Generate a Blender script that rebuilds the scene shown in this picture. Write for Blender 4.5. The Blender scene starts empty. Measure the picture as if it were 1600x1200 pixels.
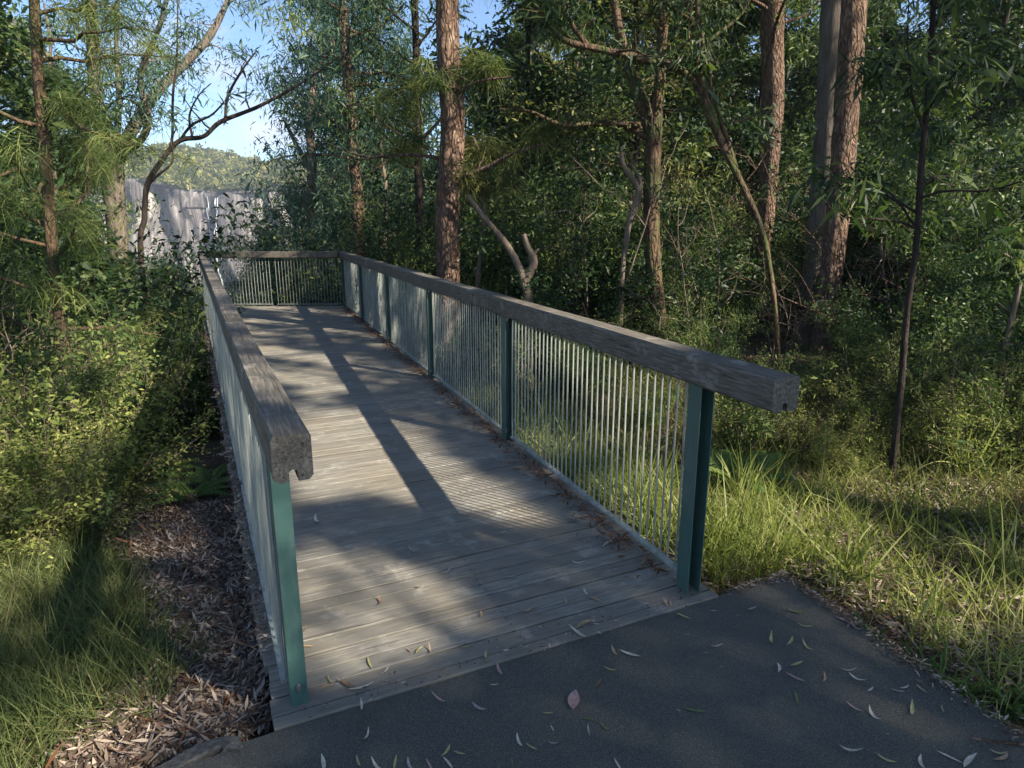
import bpy, math, random
import numpy as np
from mathutils import Vector
R = np.random.default_rng(7)
scene = bpy.context.scene
COL = scene.collection
TH = math.atan(250/1026.0); CT, ST = math.cos(TH), math.sin(TH); F = 1026.0; CH = 1.6
SUN_H = np.array([.84, -.54]); SUN_EL = math.radians(36)
SUNV = np.array([SUN_H[0]*math.cos(SUN_EL), SUN_H[1]*math.cos(SUN_EL), math.sin(SUN_EL)])
# ---------------------------------------------------------------- basic geometry
def ray(u, v):
    sx = (u-800)/F; sy = (600-v)/F
    return np.array([sx, CT+sy*ST, -ST+sy*CT])
def at(u, v, Y):                       # the point seen at (u, v) lying Y metres ahead
    d = ray(u, v); t = Y/d[1]
    return np.array([d[0]*t, Y, CH+d[2]*t])
def onz(u, v, z=0.0):
    d = ray(u, v); t = (z-CH)/d[2]
    return np.array([d[0]*t, d[1]*t, z])
O2 = np.array([-.755, 1.825]); E1 = np.array([.906, .424]); E2 = np.array([-.424, .906])
def loc(a, s, z=0.0):                  # bridge coordinates: a across, s along
    p = O2 + a*E1 + s*E2
    return np.array([p[0], p[1], z])
def wl(s): return .070 - .011*s        # left fence line
def wr(s): return 1.75 + .062*s        # right fence line
SL, SR = 12.5, 11.35                   # far corners
def sm(a, b, x):
    t = np.clip((np.asarray(x, float)-a)/(b-a), 0, 1); return t*t*(3-2*t)
def wob(x, y):
    return (np.sin(x*1.3+y*.7)+np.sin(y*1.9-x*.6+1.3)+np.sin(x*3.1+2.1)*np.sin(y*2.7+.4))/3
def ground(x, y):
    x = np.asarray(x, float); y = np.asarray(y, float)
    dx = x-O2[0]; dy = y-O2[1]
    a = dx*E1[0]+dy*E1[1]; s = dx*E2[0]+dy*E2[1]
    D = .07*np.clip(s, 0, 6) + .36*np.clip(s-4.6, 0, 13.5) + .55*np.clip(s-14, 0, 60)
    right = sm(1.0, 7, a); D = D*(1-.80*right*(1-sm(16, 45, s)))
    z = -.10 - D - .05*np.clip(-a, 0, 2)*sm(-1, 1, s) - .03*np.clip(-a-.5, 0, 6)
    z = z - .05*sm(.0, .6, a-1.8)*sm(-1, 1, s)
    z = np.maximum(z, -42+.0*x)
    far = np.hypot(x, y)
    z = z + wob(x, y)*(.04+.012*np.clip(far-6, 0, 60))*sm(1.2, 3.5, far)
    z = z + (.016*np.sin(x*7+y*3)*np.sin(y*8-x*2))*(far < 25)
    return z
def hit(u, v):
    d = ray(u, v); t = .6
    for _ in range(6000):
        p = np.array([0, 0, CH])+d*t
        if p[2] <= ground(p[0], p[1]): return p
        t += .01+.004*t
        if t > 300: break
    return np.array([0, 0, CH])+d*60
def G(x, y, dz=0): return np.array([x, y, float(ground(x, y))+dz])
# ---------------------------------------------------------------- mesh helpers
class MB:
    def __init__(s): s.v = []; s.f = []; s.n = 0; s.r = []; s.extra = []
    def add(s, v, f, r=None):
        v = np.asarray(v, np.float32).reshape(-1, 3); f = np.asarray(f, np.int64)
        s.v.append(v); s.f.append(f+s.n); s.n += len(v)
        s.r.append(np.full(len(f), R.random() if r is None else r, np.float32) if (r is None or np.isscalar(r)) else np.asarray(r, np.float32))
    def mesh(s, name, mat, smooth=False):
        V = np.concatenate(s.v); me = bpy.data.meshes.new(name)
        counts = np.concatenate([np.full(len(f), f.shape[1]) for f in s.f])
        idx = np.concatenate([f.ravel() for f in s.f])
        me.vertices.add(len(V)); me.vertices.foreach_set('co', V.ravel())
        me.loops.add(len(idx)); me.loops.foreach_set('vertex_index', idx.astype(np.int32))
        me.polygons.add(len(counts))
        st = np.concatenate([[0], np.cumsum(counts)[:-1]]).astype(np.int32)
        me.polygons.foreach_set('loop_start', st); me.polygons.foreach_set('loop_total', counts.astype(np.int32))
        me.polygons.foreach_set('use_smooth', np.full(len(counts), bool(smooth)))
        at_ = me.attributes.new('rnd', 'FLOAT', 'FACE'); at_.data.foreach_set('value', np.concatenate(s.r))
        me.update(calc_edges=True); me.validate()
        me.materials.append(mat); return me
    def build(s, name, mat, parent=None, smooth=False, loc=None, bevel=0):
        o = bpy.data.objects.new(name, s.mesh(name, mat, smooth)); COL.objects.link(o)
        if loc is not None: o.location = loc
        if parent: o.parent = parent
        if bevel:
            m = o.modifiers.new('bev', 'BEVEL'); m.width = bevel; m.segments = 2; m.limit_method = 'ANGLE'
        return o
BOXF = np.array([[0,3,2,1],[4,5,6,7],[0,1,5,4],[1,2,6,5],[2,3,7,6],[3,0,4,7]])
def box(mb, c, ax, ay, az, r=None):     # centre and three half-axis vectors
    c, ax, ay, az = [np.asarray(q, float) for q in (c, ax, ay, az)]
    v = [c-ax-ay-az, c+ax-ay-az, c+ax+ay-az, c-ax+ay-az, c-ax-ay+az, c+ax-ay+az, c+ax+ay+az, c-ax+ay+az]
    mb.add(v, BOXF, r)
def extrude(mb, prof, p0, p1, side, up=(0, 0, 1), r=None, nseg=1, jit=0):   # profile (x side, z up) swept p0 to p1
    prof = np.asarray(prof, float); n = len(prof); p0 = np.asarray(p0, float); p1 = np.asarray(p1, float)
    V = []
    for k in range(nseg+1):
        c = p0+(p1-p0)*k/nseg
        q = c + prof[:, :1]*np.asarray(side) + prof[:, 1:]*np.asarray(up)
        if jit and 0 < k < nseg: q = q+R.normal(0, jit, (1, 3))*[1, 1, 1]
        V.append(q)
    V = np.concatenate(V); fs = []
    for k in range(nseg):
        for i in range(n): fs.append([k*n+i, k*n+(i+1) % n, (k+1)*n+(i+1) % n, (k+1)*n+i])
    mb.add(V, fs, r)
    for e, base in ((0, 0), (1, nseg*n)):
        idx = list(range(base, base+n)); idx = idx[::-1] if e == 0 else idx
        mb.v.append(V[idx].astype(np.float32)); mb.f.append(np.arange(n).reshape(1, n)+mb.n); mb.n += n; mb.r.append(np.full(1, .5 if r is None else r, np.float32))
def tube(mb, path, rad, n=7, rough=0.0, r=None, cap=False):
    path = np.asarray(path, float); rad = np.asarray(rad, float); M = len(path)
    t = np.gradient(path, axis=0); t /= np.linalg.norm(t, axis=1)[:, None]+1e-9
    mt = t.mean(0); ref = np.array([1., 0, 0]) if abs(mt[0]) < .7*np.linalg.norm(mt) else np.array([0, 1., 0])
    u = np.cross(t, ref); u /= np.linalg.norm(u, axis=1)[:, None]+1e-9; w = np.cross(t, u)
    a = np.linspace(0, 2*np.pi, n, endpoint=False)
    rr = rad[:, None]*np.ones((1, n))
    if rough:
        lob = 1+rough*(np.sin(a*3+R.random()*6)*.5+np.sin(a*5+R.random()*6)*.5)[None, :]
        rr = rr*lob*(1+rough*R.normal(0, .45, (M, n)))
    V = path[:, None, :]+rr[:, :, None]*(np.cos(a)[None, :, None]*u[:, None, :]+np.sin(a)[None, :, None]*w[:, None, :])
    i = np.arange(M-1)[:, None]*n; j = np.arange(n)[None, :]; j2 = (j+1) % n
    f = np.stack([i+j, i+j2, i+n+j2, i+n+j], -1).reshape(-1, 4)
    mb.add(V.reshape(-1, 3), f, r)
    if cap:
        mb.add(V[-1], np.arange(n).reshape(1, n), r)
def nrm(a): return a/(np.linalg.norm(a, axis=-1, keepdims=True)+1e-9)
def ribbons(mb, base, d, L, W, droop, K=2, prof=None, r=None, side=None):
    """many thin blades at once: leaves, needles, grass"""
    base = np.asarray(base, float); N = len(base)
    if N == 0: return
    d = nrm(np.asarray(d, float)); L = np.broadcast_to(L, (N,)); W = np.broadcast_to(W, (N,)); droop = np.broadcast_to(droop, (N,))
    t = np.linspace(0, 1, K+1)
    if prof is None: prof = np.array([.12, 1, .05]) if K == 2 else np.interp(t, [0, .25, 1], [.7, 1, .06])
    if side is None: side = np.cross(d, R.normal(0, 1, (N, 3)))
    side = nrm(side)
    P = base[:, None, :]+d[:, None, :]*L[:, None, None]*t[None, :, None]
    P[:, :, 2] -= (droop*L)[:, None]*(t**2)[None, :]
    S = side[:, None, :]*W[:, None, None]*.5*np.asarray(prof)[None, :, None]
    V = np.stack([P-S, P+S], 2).reshape(N*(K+1)*2, 3)
    b = (np.arange(N)*(K+1)*2)[:, None]; k = (np.arange(K)*2)[None, :]; q = b+k
    f = np.stack([q, q+1, q+3, q+2], -1).reshape(-1, 4)
    if r is None: r = R.random(N)
    mb.add(V, f, np.repeat(np.broadcast_to(r, (N,)), K))
def spline(pts, m=6):
    pts = np.asarray(pts, float); P = np.vstack([2*pts[0]-pts[1], pts, 2*pts[-1]-pts[-2]]); out = []
    for i in range(1, len(P)-2):
        for t in np.linspace(0, 1, m, endpoint=False):
            out.append(.5*((2*P[i])+(-P[i-1]+P[i+1])*t+(2*P[i-1]-5*P[i]+4*P[i+1]-P[i+2])*t*t+(-P[i-1]+3*P[i]-3*P[i+1]+P[i+2])*t**3))
    out.append(P[-2]); return np.array(out)
# ---------------------------------------------------------------- tags
def tag(o, label=None, cat=None, group=None, kind=None):
    if label: o['label'] = label
    if cat: o['category'] = cat
    if group: o['group'] = group
    if kind: o['kind'] = kind
    return o
def empty(name, p, label, cat, group=None):
    o = bpy.data.objects.new(name, None); COL.objects.link(o); o.location = Vector([float(q) for q in p])
    return tag(o, label, cat, group)
def copy_tree(o, parent=None):
    c = o.copy(); COL.objects.link(c); c.parent = parent
    for ch in list(o.children): copy_tree(ch, c)
    return c
# ---------------------------------------------------------------- materials
class NT:
    def __init__(s, name):
        s.m = bpy.data.materials.new(name); s.m.use_nodes = True; s.t = s.m.node_tree; s.t.nodes.clear()
        s.out = s.n('ShaderNodeOutputMaterial')
    def n(s, ty, **kw):
        x = s.t.nodes.new(ty)
        for k, v in kw.items(): setattr(x, k, v)
        return x
    def l(s, a, b): s.t.links.new(a, b)
    def noise(s, scale, detail=4, rough=.6, vec=None, dist=0):
        x = s.n('ShaderNodeTexNoise'); x.inputs['Scale'].default_value = scale; x.inputs['Detail'].default_value = detail
        x.inputs['Roughness'].default_value = rough; x.inputs['Distortion'].default_value = dist
        if vec is not None: s.l(vec, x.inputs['Vector'])
        return x.outputs['Fac']
    def ramp(s, fac, stops):
        x = s.n('ShaderNodeValToRGB'); e = x.color_ramp.elements
        while len(e) < len(stops): e.new(.5)
        for q, (p, c) in zip(e, stops): q.position = p; q.color = (*c, 1) if len(c) == 3 else c
        s.l(fac, x.inputs['Fac']); return x.outputs['Color']
    def mix(s, fac, a, b, mode='MIX'):
        x = s.n('ShaderNodeMix', data_type='RGBA', blend_type=mode)
        for i, v in ((0, fac), (6, a), (7, b)):
            if isinstance(v, (int, float)): x.inputs[i].default_value = v
            elif isinstance(v, tuple): x.inputs[i].default_value = (*v, 1)
            else: s.l(v, x.inputs[i])
        return x.outputs[2]
    def coords(s, scale=(1, 1, 1), which='Object', rot=(0, 0, 0)):
        c = s.n('ShaderNodeTexCoord'); m = s.n('ShaderNodeMapping'); m.inputs['Scale'].default_value = scale
        m.inputs['Rotation'].default_value = rot
        s.l(c.outputs[which], m.inputs['Vector']); return m.outputs['Vector']
    def attr(s, name='rnd'):
        a = s.n('ShaderNodeAttribute'); a.attribute_name = name; return a.outputs['Fac']
    def bsdf(s, col, rough=.8, spec=.3, bump=None, bd=.02, bs=.6, metal=0):
        p = s.n('ShaderNodeBsdfPrincipled')
        if isinstance(col, tuple): p.inputs['Base Color'].default_value = (*col, 1)
        else: s.l(col, p.inputs['Base Color'])
        if isinstance(rough, (int, float)): p.inputs['Roughness'].default_value = rough
        else: s.l(rough, p.inputs['Roughness'])
        p.inputs['Specular IOR Level'].default_value = spec; p.inputs['Metallic'].default_value = metal
        if bump is not None:
            b = s.n('ShaderNodeBump'); b.inputs['Distance'].default_value = bd; b.inputs['Strength'].default_value = bs
            s.l(bump, b.inputs['Height']); s.l(b.outputs['Normal'], p.inputs['Normal'])
        s.l(p.outputs[0], s.out.inputs[0]); return p
def leafmat(name, c0, c1, c2, trans=.35, rough=.62, spec=.16):
    n = NT(name); oi = n.n('ShaderNodeObjectInfo')
    ad = n.n('ShaderNodeMath', operation='MULTIPLY_ADD'); n.l(oi.outputs['Random'], ad.inputs[0]); ad.inputs[1].default_value = .3
    n.l(n.attr(), ad.inputs[2]); sb = n.n('ShaderNodeMath', operation='SUBTRACT'); n.l(ad.outputs[0], sb.inputs[0]); sb.inputs[1].default_value = .15
    col = n.ramp(sb.outputs[0], [(0, c0), (.5, c1), (1, c2)])
    p = n.bsdf(col, rough, spec)
    tr = n.n('ShaderNodeBsdfTranslucent')
    tc = n.mix(.5, col, (.9, 1, .25), 'MULTIPLY'); tc2 = n.mix(1.0, tc, (1.5, 1.5, 1.5), 'MULTIPLY'); n.l(tc2, tr.inputs['Color'])
    mx = n.n('ShaderNodeMixShader'); mx.inputs[0].default_value = trans
    n.l(p.outputs[0], mx.inputs[1]); n.l(tr.outputs[0], mx.inputs[2]); n.l(mx.outputs[0], n.out.inputs[0])
    return n.m
def barkmat(name, dark, mid, light, stretch=.22, sc=16, moss=0.0, crack=.0):
    n = NT(name); v = n.coords((1, 1, stretch))
    a = n.noise(sc, 6, .7, v, .6); b = n.noise(2.2, 3, .6, n.coords((1, 1, .6)))
    col = n.ramp(a, [(.32, dark), (.52, mid), (.72, light)])
    col = n.mix(n.ramp(b, [(.35, (0, 0, 0)), (.7, (1, 1, 1))]), col, mid)
    col = n.mix(n.ramp(n.noise(3.3, 6, .7, n.coords((1, 1, .45)), 1.2), [(.52, (0, 0, 0)), (.6, (.55, .55, .55))]), col, tuple(q*1.6 for q in dark))
    vo = n.n('ShaderNodeTexVoronoi', feature='DISTANCE_TO_EDGE'); dn = n.n('ShaderNodeTexNoise'); dn.inputs['Scale'].default_value = 7; n.l(n.coords((1, 1, .5)), dn.inputs['Vector']); va = n.n('ShaderNodeMix', data_type='VECTOR'); va.inputs[0].default_value = .12; n.l(n.coords((1, 1, stretch*.8)), va.inputs[4]); n.l(dn.outputs['Color'], va.inputs[5]); n.l(va.outputs[1], vo.inputs['Vector']); vo.inputs['Scale'].default_value = sc*1.6
    cr = n.ramp(vo.outputs['Distance'], [(.0, (0, 0, 0)), (.25, (1, 1, 1))]); col = n.mix(cr, n.mix(crack, col, dark), col)
    mu = n.n('ShaderNodeMath', operation='MULTIPLY_ADD'); n.l(cr, mu.inputs[0]); mu.inputs[1].default_value = crack; n.l(a, mu.inputs[2]); a = mu.outputs[0]
    if moss:
        col = n.mix(n.ramp(n.noise(5, 4, .6, n.coords((1, 1, .5))), [(.5, (0, 0, 0)), (.62, (moss, moss, moss))]), col, (.07, .09, .03))
    n.bsdf(col, .9, .15, a, .05, 1.0); return n.m
M = {}
M['gum'] = leafmat('gum_leaf', (.014, .032, .012), (.05, .088, .026), (.20, .235, .07))
M['bluegum'] = leafmat('blue_gum_leaf', (.022, .055, .045), (.05, .105, .078), (.14, .20, .12))
M['dark'] = leafmat('dark_leaf', (.008, .022, .008), (.026, .055, .016), (.12, .155, .042), .3, .5, .3)
M['needle'] = leafmat('casuarina_needle', (.02, .042, .014), (.065, .10, .028), (.19, .21, .065), .3)
M['yellow'] = leafmat('bright_shrub_leaf', (.045, .07, .018), (.14, .175, .042), (.36, .36, .12), .38)
M['olive'] = leafmat('olive_leaf', (.025, .036, .012), (.09, .105, .032), (.27, .26, .09), .32)
M['grass'] = leafmat('grass_blade', (.04, .06, .022), (.11, .14, .048), (.30, .26, .13), .35, .5)
M['lime'] = leafmat('lush_grass_blade', (.06, .085, .02), (.17, .20, .05), (.42, .41, .19), .4, .5)
M['drygrass'] = leafmat('dry_grass_blade', (.13, .10, .045), (.24, .20, .10), (.40, .34, .20), .25, .6)
M['drybrown'] = leafmat('dead_fern_leaf', (.045, .033, .018), (.12, .088, .042), (.30, .225, .115), .3, .7)
M['fern'] = leafmat('fern_frond', (.05, .10, .03), (.10, .17, .045), (.2, .25, .07), .4)
M['litter'] = leafmat('dry_leaf', (.04, .028, .021), (.14, .10, .078), (.42, .35, .28), .1, .7)
M['redlitter'] = leafmat('red_bark_flake', (.06, .03, .018), (.17, .075, .04), (.30, .17, .10), .1, .7)
M['bark_red'] = barkmat('red_brown_bark', (.042, .026, .018), (.19, .122, .086), (.46, .365, .285), .38, 13, crack=.55)
M['bark_grey'] = barkmat('grey_bark', (.05, .042, .035), (.15, .125, .10), (.30, .26, .21), .1, 22)
M['bark_dark'] = barkmat('dark_bark', (.012, .009, .008), (.04, .03, .025), (.10, .08, .065), .3, 14)
M['bark_pale'] = barkmat('pale_bark', (.06, .045, .033), (.17, .13, .098), (.34, .285, .23), .2, 12)
M['bark_moss'] = barkmat('mossy_brown_bark', (.03, .02, .014), (.12, .08, .05), (.26, .19, .12), .35, 12, .8, crack=.35)
# ground
n = NT('forest_floor'); v = n.coords()
a = n.noise(26, 8, .75, v); b = n.noise(.55, 4, .6, v); c = n.noise(6, 5, .65, v)
col = n.ramp(a, [(.3, (.035, .026, .02)), (.5, (.11, .078, .058)), (.62, (.19, .14, .105)), (.8, (.34, .28, .22))])
col = n.mix(n.ramp(b, [(.45, (0, 0, 0)), (.6, (.8, .8, .8))]), col, n.ramp(c, [(.35, (.02, .03, .01)), (.65, (.07, .09, .03))]))
n.bsdf(col, .95, .1, a, .04, 1); M['floor'] = n.m
# asphalt
n = NT('asphalt'); v = n.coords()
a = n.noise(230, 3, .8, v); b = n.noise(1.7, 5, .65, v); c = n.noise(70, 2, .5, v)
col = n.ramp(a, [(.35, (.04, .04, .034)), (.55, (.092, .09, .076)), (.70, (.26, .25, .21))])
col = n.mix(n.ramp(b, [(.35, (0, 0, 0)), (.7, (.6, .6, .6))]), col, n.mix(.5, col, (.085, .083, .078)))
col = n.mix(n.ramp(c, [(.62, (0, 0, 0)), (.7, (.35, .35, .35))]), col, (.10, .098, .09))
vc = n.n('ShaderNodeTexVoronoi', feature='DISTANCE_TO_EDGE'); n.l(n.coords((.9, .9, .9)), vc.inputs['Vector']); vc.inputs['Scale'].default_value = 38
col = n.mix(n.ramp(vc.outputs['Distance'], [(.02, (.12, .12, .12)), (.14, (0, 0, 0))]), col, (.022, .022, .02))
d_ = n.noise(.9, 6, .7, v, 1.0); col = n.mix(n.ramp(d_, [(.55, (0, 0, 0)), (.66, (.45, .45, .45))]), col, (.035, .034, .03))
n.bsdf(col, .88, .25, a, .006, .8); M['asphalt'] = n.m
n = NT('concrete'); v = n.coords(); a = n.noise(40, 6, .7, v)
n.bsdf(n.ramp(a, [(.3, (.05, .046, .04)), (.7, (.16, .15, .13))]), .9, .2, a, .01, .6); M['concrete'] = n.m
# weathered timbers.  local X of bridge objects runs along the boards
def timber(name, c0, c1, c2, scale, stain=(.10, .075, .05), st=.5, bump=.0007):
    n = NT(name); v = n.coords(scale); v1 = n.coords((1, 1, 1))
    a = n.noise(9, 6, .62, v, .4); b = n.noise(1.6, 4, .6, v1); s = n.noise(5.5, 6, .7, v1)
    col = n.ramp(a, [(.3, c0), (.52, c1), (.74, c2)])
    col = n.mix(n.ramp(n.attr(), [(0, (.65, .65, .65)), (1, (0, 0, 0))]), col, c0)
    col = n.mix(n.ramp(b, [(.45, (0, 0, 0)), (.68, (st, st, st))]), col, stain)
    col = n.mix(n.ramp(s, [(.56, (0, 0, 0)), (.66, (.6, .6, .6))]), col, c2)
    ln = n.noise(1.0, 5, .6, n.coords(tuple(q*(6 if q > 4 else .8) for q in scale)), .3)
    col = n.mix(n.ramp(ln, [(.60, (0, 0, 0)), (.66, (.8, .8, .8))]), col, tuple(q*.35 for q in c0))
    n.bsdf(col, n.ramp(a, [(.3, (.6, .6, .6)), (.7, (.85, .85, .85))]), .3, a, bump, 1); return n.m
M['deck'] = timber('weathered_decking', (.115, .108, .092), (.20, .187, .158), (.315, .295, .255), (.9, 9, 9), (.175, .145, .10), .55)
M['rail'] = timber('weathered_handrail', (.048, .043, .034), (.13, .117, .096), (.29, .265, .225), (14, .8, 14), (.06, .045, .03), .6)
M['beam'] = timber('dark_timber', (.03, .024, .02), (.075, .06, .048), (.15, .125, .10), (6, 6, .8))
n = NT('green_paint'); v = n.coords(); a = n.noise(5, 6, .75, n.coords((1, 1, .35))); b = n.noise(60, 4, .7, v)
col = n.mix(n.ramp(a, [(.48, (0, 0, 0)), (.72, (.5, .5, .5))]), (.045, .10, .088), (.17, .20, .185))
col = n.mix(n.ramp(b, [(.66, (0, 0, 0)), (.72, (.6, .6, .6))]), col, (.20, .22, .19))
n.bsdf(col, .42, .5, a, .001, .3); M['green'] = n.m
n = NT('grey_green_metal'); v = n.coords((3, 3, 1)); a = n.noise(6, 4, .6, v)
n.bsdf(n.ramp(a, [(.3, (.17, .20, .18)), (.7, (.36, .38, .35))]), .42, .5, metal=.15); M['rod'] = n.m
n = NT('steel'); n.bsdf((.3, .3, .3), .35, .5, metal=.8); M['steel'] = n.m
# ---------------------------------------------------------------- GROUND
def axis(lo, hi, fine, flo, fhi, g=1.12):
    xs = list(np.arange(flo, fhi, fine)); st = fine
    while xs[-1] < hi: st *= g; xs.append(xs[-1]+st)
    st = fine; left = [flo]
    while left[-1] > lo: st *= g; left.append(left[-1]-st)
    return np.array(left[:0:-1]+xs)
xs = axis(-900, 900, .12, -7, 9); ys = axis(-120, 1500, .12, -1, 15)
X, Y = np.meshgrid(xs, ys); Z = ground(X, Y)
# keep the soil under the bitumen and the concrete edge
bit = np.array([loc(-.02, -.004)[:2], loc(1.76, -.004)[:2], onz(1140, 922)[:2], onz(1225, 897)[:2], onz(1300, 945)[:2], onz(1400, 1012)[:2], onz(1470, 1062)[:2],
                onz(1600, 1150)[:2], [2.3, -.5], [3.2, -5], [-3.2, -5], [-1.9, .7], onz(270, 1202)[:2], onz(400, 1150)[:2]])
def inside(poly, x, y):
    c = np.zeros(np.shape(x), bool); n_ = len(poly)
    for i in range(n_):
        x1, y1 = poly[i]; x2, y2 = poly[(i+1) % n_]
        k = ((y1 > y) != (y2 > y)) & (x < (x2-x1)*(y-y1)/((y2-y1)+1e-12)+x1); c ^= k
    return c
Z = np.where(inside(bit, X, Y), -.14, Z)
g = MB(); ny, nx = X.shape; i = np.arange(ny-1)[:, None]*nx+np.arange(nx-1)[None, :]
g.add(np.stack([X, Y, Z], -1), np.stack([i, i+1, i+nx+1, i+nx], -1).reshape(-1, 4))
print('EXT', X.min(), X.max(), Y.min(), Y.max(), Z.min())
tag(g.build('ground', M['floor'], smooth=True), kind='structure')
# bitumen path with a thickness, its ragged edge
mb = MB(); ed = []
for k in range(len(bit)):
    a0, b0 = bit[k], bit[(k+1) % len(bit)]; L = np.linalg.norm(b0-a0); m = max(1, int(L/.05))
    if k == 0 : m = 1
    for q in range(m):
        p = a0+(b0-a0)*q/m
        if q > 0: p = p+R.normal(0, .007, 2)
        ed.append(p)
ed = np.array(ed); ne = len(ed)
mb.v.append(np.column_stack([ed, np.full(ne, -.008)]).astype(np.float32)); mb.f.append(np.arange(ne).reshape(1, ne)); mb.n = ne; mb.r.append(np.array([.5], np.float32))
q = np.arange(ne); top = np.column_stack([ed, np.full(ne, -.008)]); c_ = ed.mean(0)
out = nrm(ed-c_)*.02; bot = np.column_stack([ed+out, np.full(ne, -.16)])
mb.add(np.vstack([top, bot]), np.stack([q, (q+1) % ne, (q+1) % ne+ne, q+ne], -1))
tag(mb.build('path', M['asphalt']), kind='structure')
# thin concrete edge strip beside the path on the left
pth = spline([loc(-.13, .0), onz(350, 1172), onz(270, 1202), [-1.9, .7, 0], [-3.2, -5, 0]], 10)
mb = MB(); t_ = nrm(np.gradient(pth, axis=0)); sd_ = np.column_stack([-t_[:, 1], t_[:, 0], np.zeros(len(pth))]); m_ = len(pth)
wj = R.normal(0, .004, (m_, 1)); zj = R.normal(0, .002, m_)
rows = []
for (o_, z_) in ((.0, -.16), (.0, -.006), (-.006, -.002), (-.05, -.004), (-.058, -.012), (-.06, -.16)):
    q = pth+sd_*(o_+(wj if o_ < -.01 else 0)); q[:, 2] = z_+zj; rows.append(q)
rows = np.array(rows); ii = np.arange(m_-1)[None, :]+np.arange(5)[:, None]*m_
mb.add(rows.reshape(-1, 3), np.stack([ii, ii+1, ii+1+m_, ii+m_], -1).reshape(-1, 4))
tag(mb.build('kerb', M['concrete']), kind='structure')
# ---------------------------------------------------------------- FOOTBRIDGE
bridge = empty('footbridge', (O2[0], O2[1], 0), 'timber footbridge leading to a lookout, weathered boards and railings with green posts', 'footbridge')
ang = math.atan2(E1[1], E1[0]); bridge.rotation_euler = (0, 0, ang)
def B(a, s, z=0): return np.array([a, s, z], float)
mb = MB(); s = 0.0; k = 0
while s < SL+.3:
    w = .088 if k else .05
    a0 = wl(s)-.09; a1 = wr(s)+.09
    if s > SR:      # skewed end
        a1 = a0+(a1-a0)*max(0.02, (SL+.12-s)/(SL-SR+.12))
    if a1-a0 > .1:
        e = R.normal(0, .006, 2); zz = R.normal(0, .0012); sk = R.normal(0, .0008)
        prof = [(-w/2, -.035), (w/2, -.035), (w/2, -.002), (w/2-.002, 0), (-w/2+.002, 0), (-w/2, -.002)]
        extrude(mb, prof, B(a0+e[0], s+w/2, zz), B(a1+e[1], s+w/2+sk, zz+R.normal(0, .001)), (0, -1, 0), r=R.random())
    s += w+max(.004, .0075+R.normal(0, .0025)); k += 1
mb.build('deck', M['deck'], bridge)
mb = MB(); s = .025; k = 0
while s < SR:
    w = .088 if k else .05
    for f in (.035, .5, .965):
        a_ = wl(s)-.05+(wr(s)+.1-wl(s))*f
        for q in (-.024, .024):
            c = np.array([a_+R.normal(0, .004), s+q, .0014]); t_ = np.linspace(0, 6.28, 7)[:-1]
            mb.add(np.column_stack([c[0]+.0045*np.cos(t_), c[1]+.0045*np.sin(t_), np.full(6, c[2]+.0015)]), np.arange(6).reshape(1, 6), .5)
    s += .0955; k += 1
n = NT('rusty_screw'); n.bsdf((.05, .035, .025), .6, .3); tag(mb.build('screws', n.m, bridge), kind='stuff')
RH = 1.08; RT = .125
def railprof(w=.125, h=RT, notch=True):
    c = .012; hw = w/2
    p = [(-hw, -c), (-hw, -h+c), (-hw+c, -h), (-.012, -h)]
    p += [(-.010, -h+.028), (0, -h+.034), (.010, -h+.028), (.012, -h)]
    p += [(hw-c, -h), (hw, -h+c), (hw, -c*.6), (hw-c*.6, 0), (-hw+c*.6, 0)]
    return p
def handrail(p0, p1, w=.125, lab=None):
    mb = MB(); d = nrm(p1-p0); side = np.cross(d, [0, 0, 1.])
    extrude(mb, railprof(w), p0, p1, side, r=.6, nseg=max(1, int(np.linalg.norm(p1-p0)/.5)), jit=.0012)
    o = mb.build('handrail', M['rail'], bridge)
    if lab: o['label'] = lab
    return o
handrail(B(wl(-.30), -.30, RH), B(wl(SL)+.0, SL+.06, RH), .10)
handrail(B(wr(-.36), -.36, RH), B(wr(SR), SR+.06, RH), .115)
dfar = nrm(B(wr(SR), SR)-B(wl(SL), SL))
handrail(B(wl(SL), SL, RH-.002)+dfar*.067, B(wr(SR), SR, RH-.002)-dfar*.062, .12)
# posts: steel channels, open towards the path
def post_mesh(depth=.30):
    mb = MB(); hw = .048; dp = .042; t = .006; z1 = RH-RT+.01; z0 = -depth
    prof = [(-hw, -dp), (-hw, dp), (hw, dp), (hw, -dp), (hw-t, -dp), (hw-t, dp-t), (-hw+t, dp-t), (-hw+t, -dp)]
    # swept vertically: profile x = across, second = along
    V = [];
    for z in (z0, z1): V += [(x, y, z) for x, y in prof]
    fs = [[i, i+8-0, (i+1) % 8+8, (i+1) % 8] for i in range(8)]
    mb.add(V, fs, .5)
    for z in (z0, z1):
        b = len(prof)*(0 if z == z0 else 1)
        for tri in ([0, 1, 6, 7], [1, 2, 5, 6], [2, 3, 4, 5]): mb.add([V[b+j] for j in tri], [[0, 1, 2, 3]], .5)
    return mb
pm = post_mesh().mesh('post', M['green'])
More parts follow.
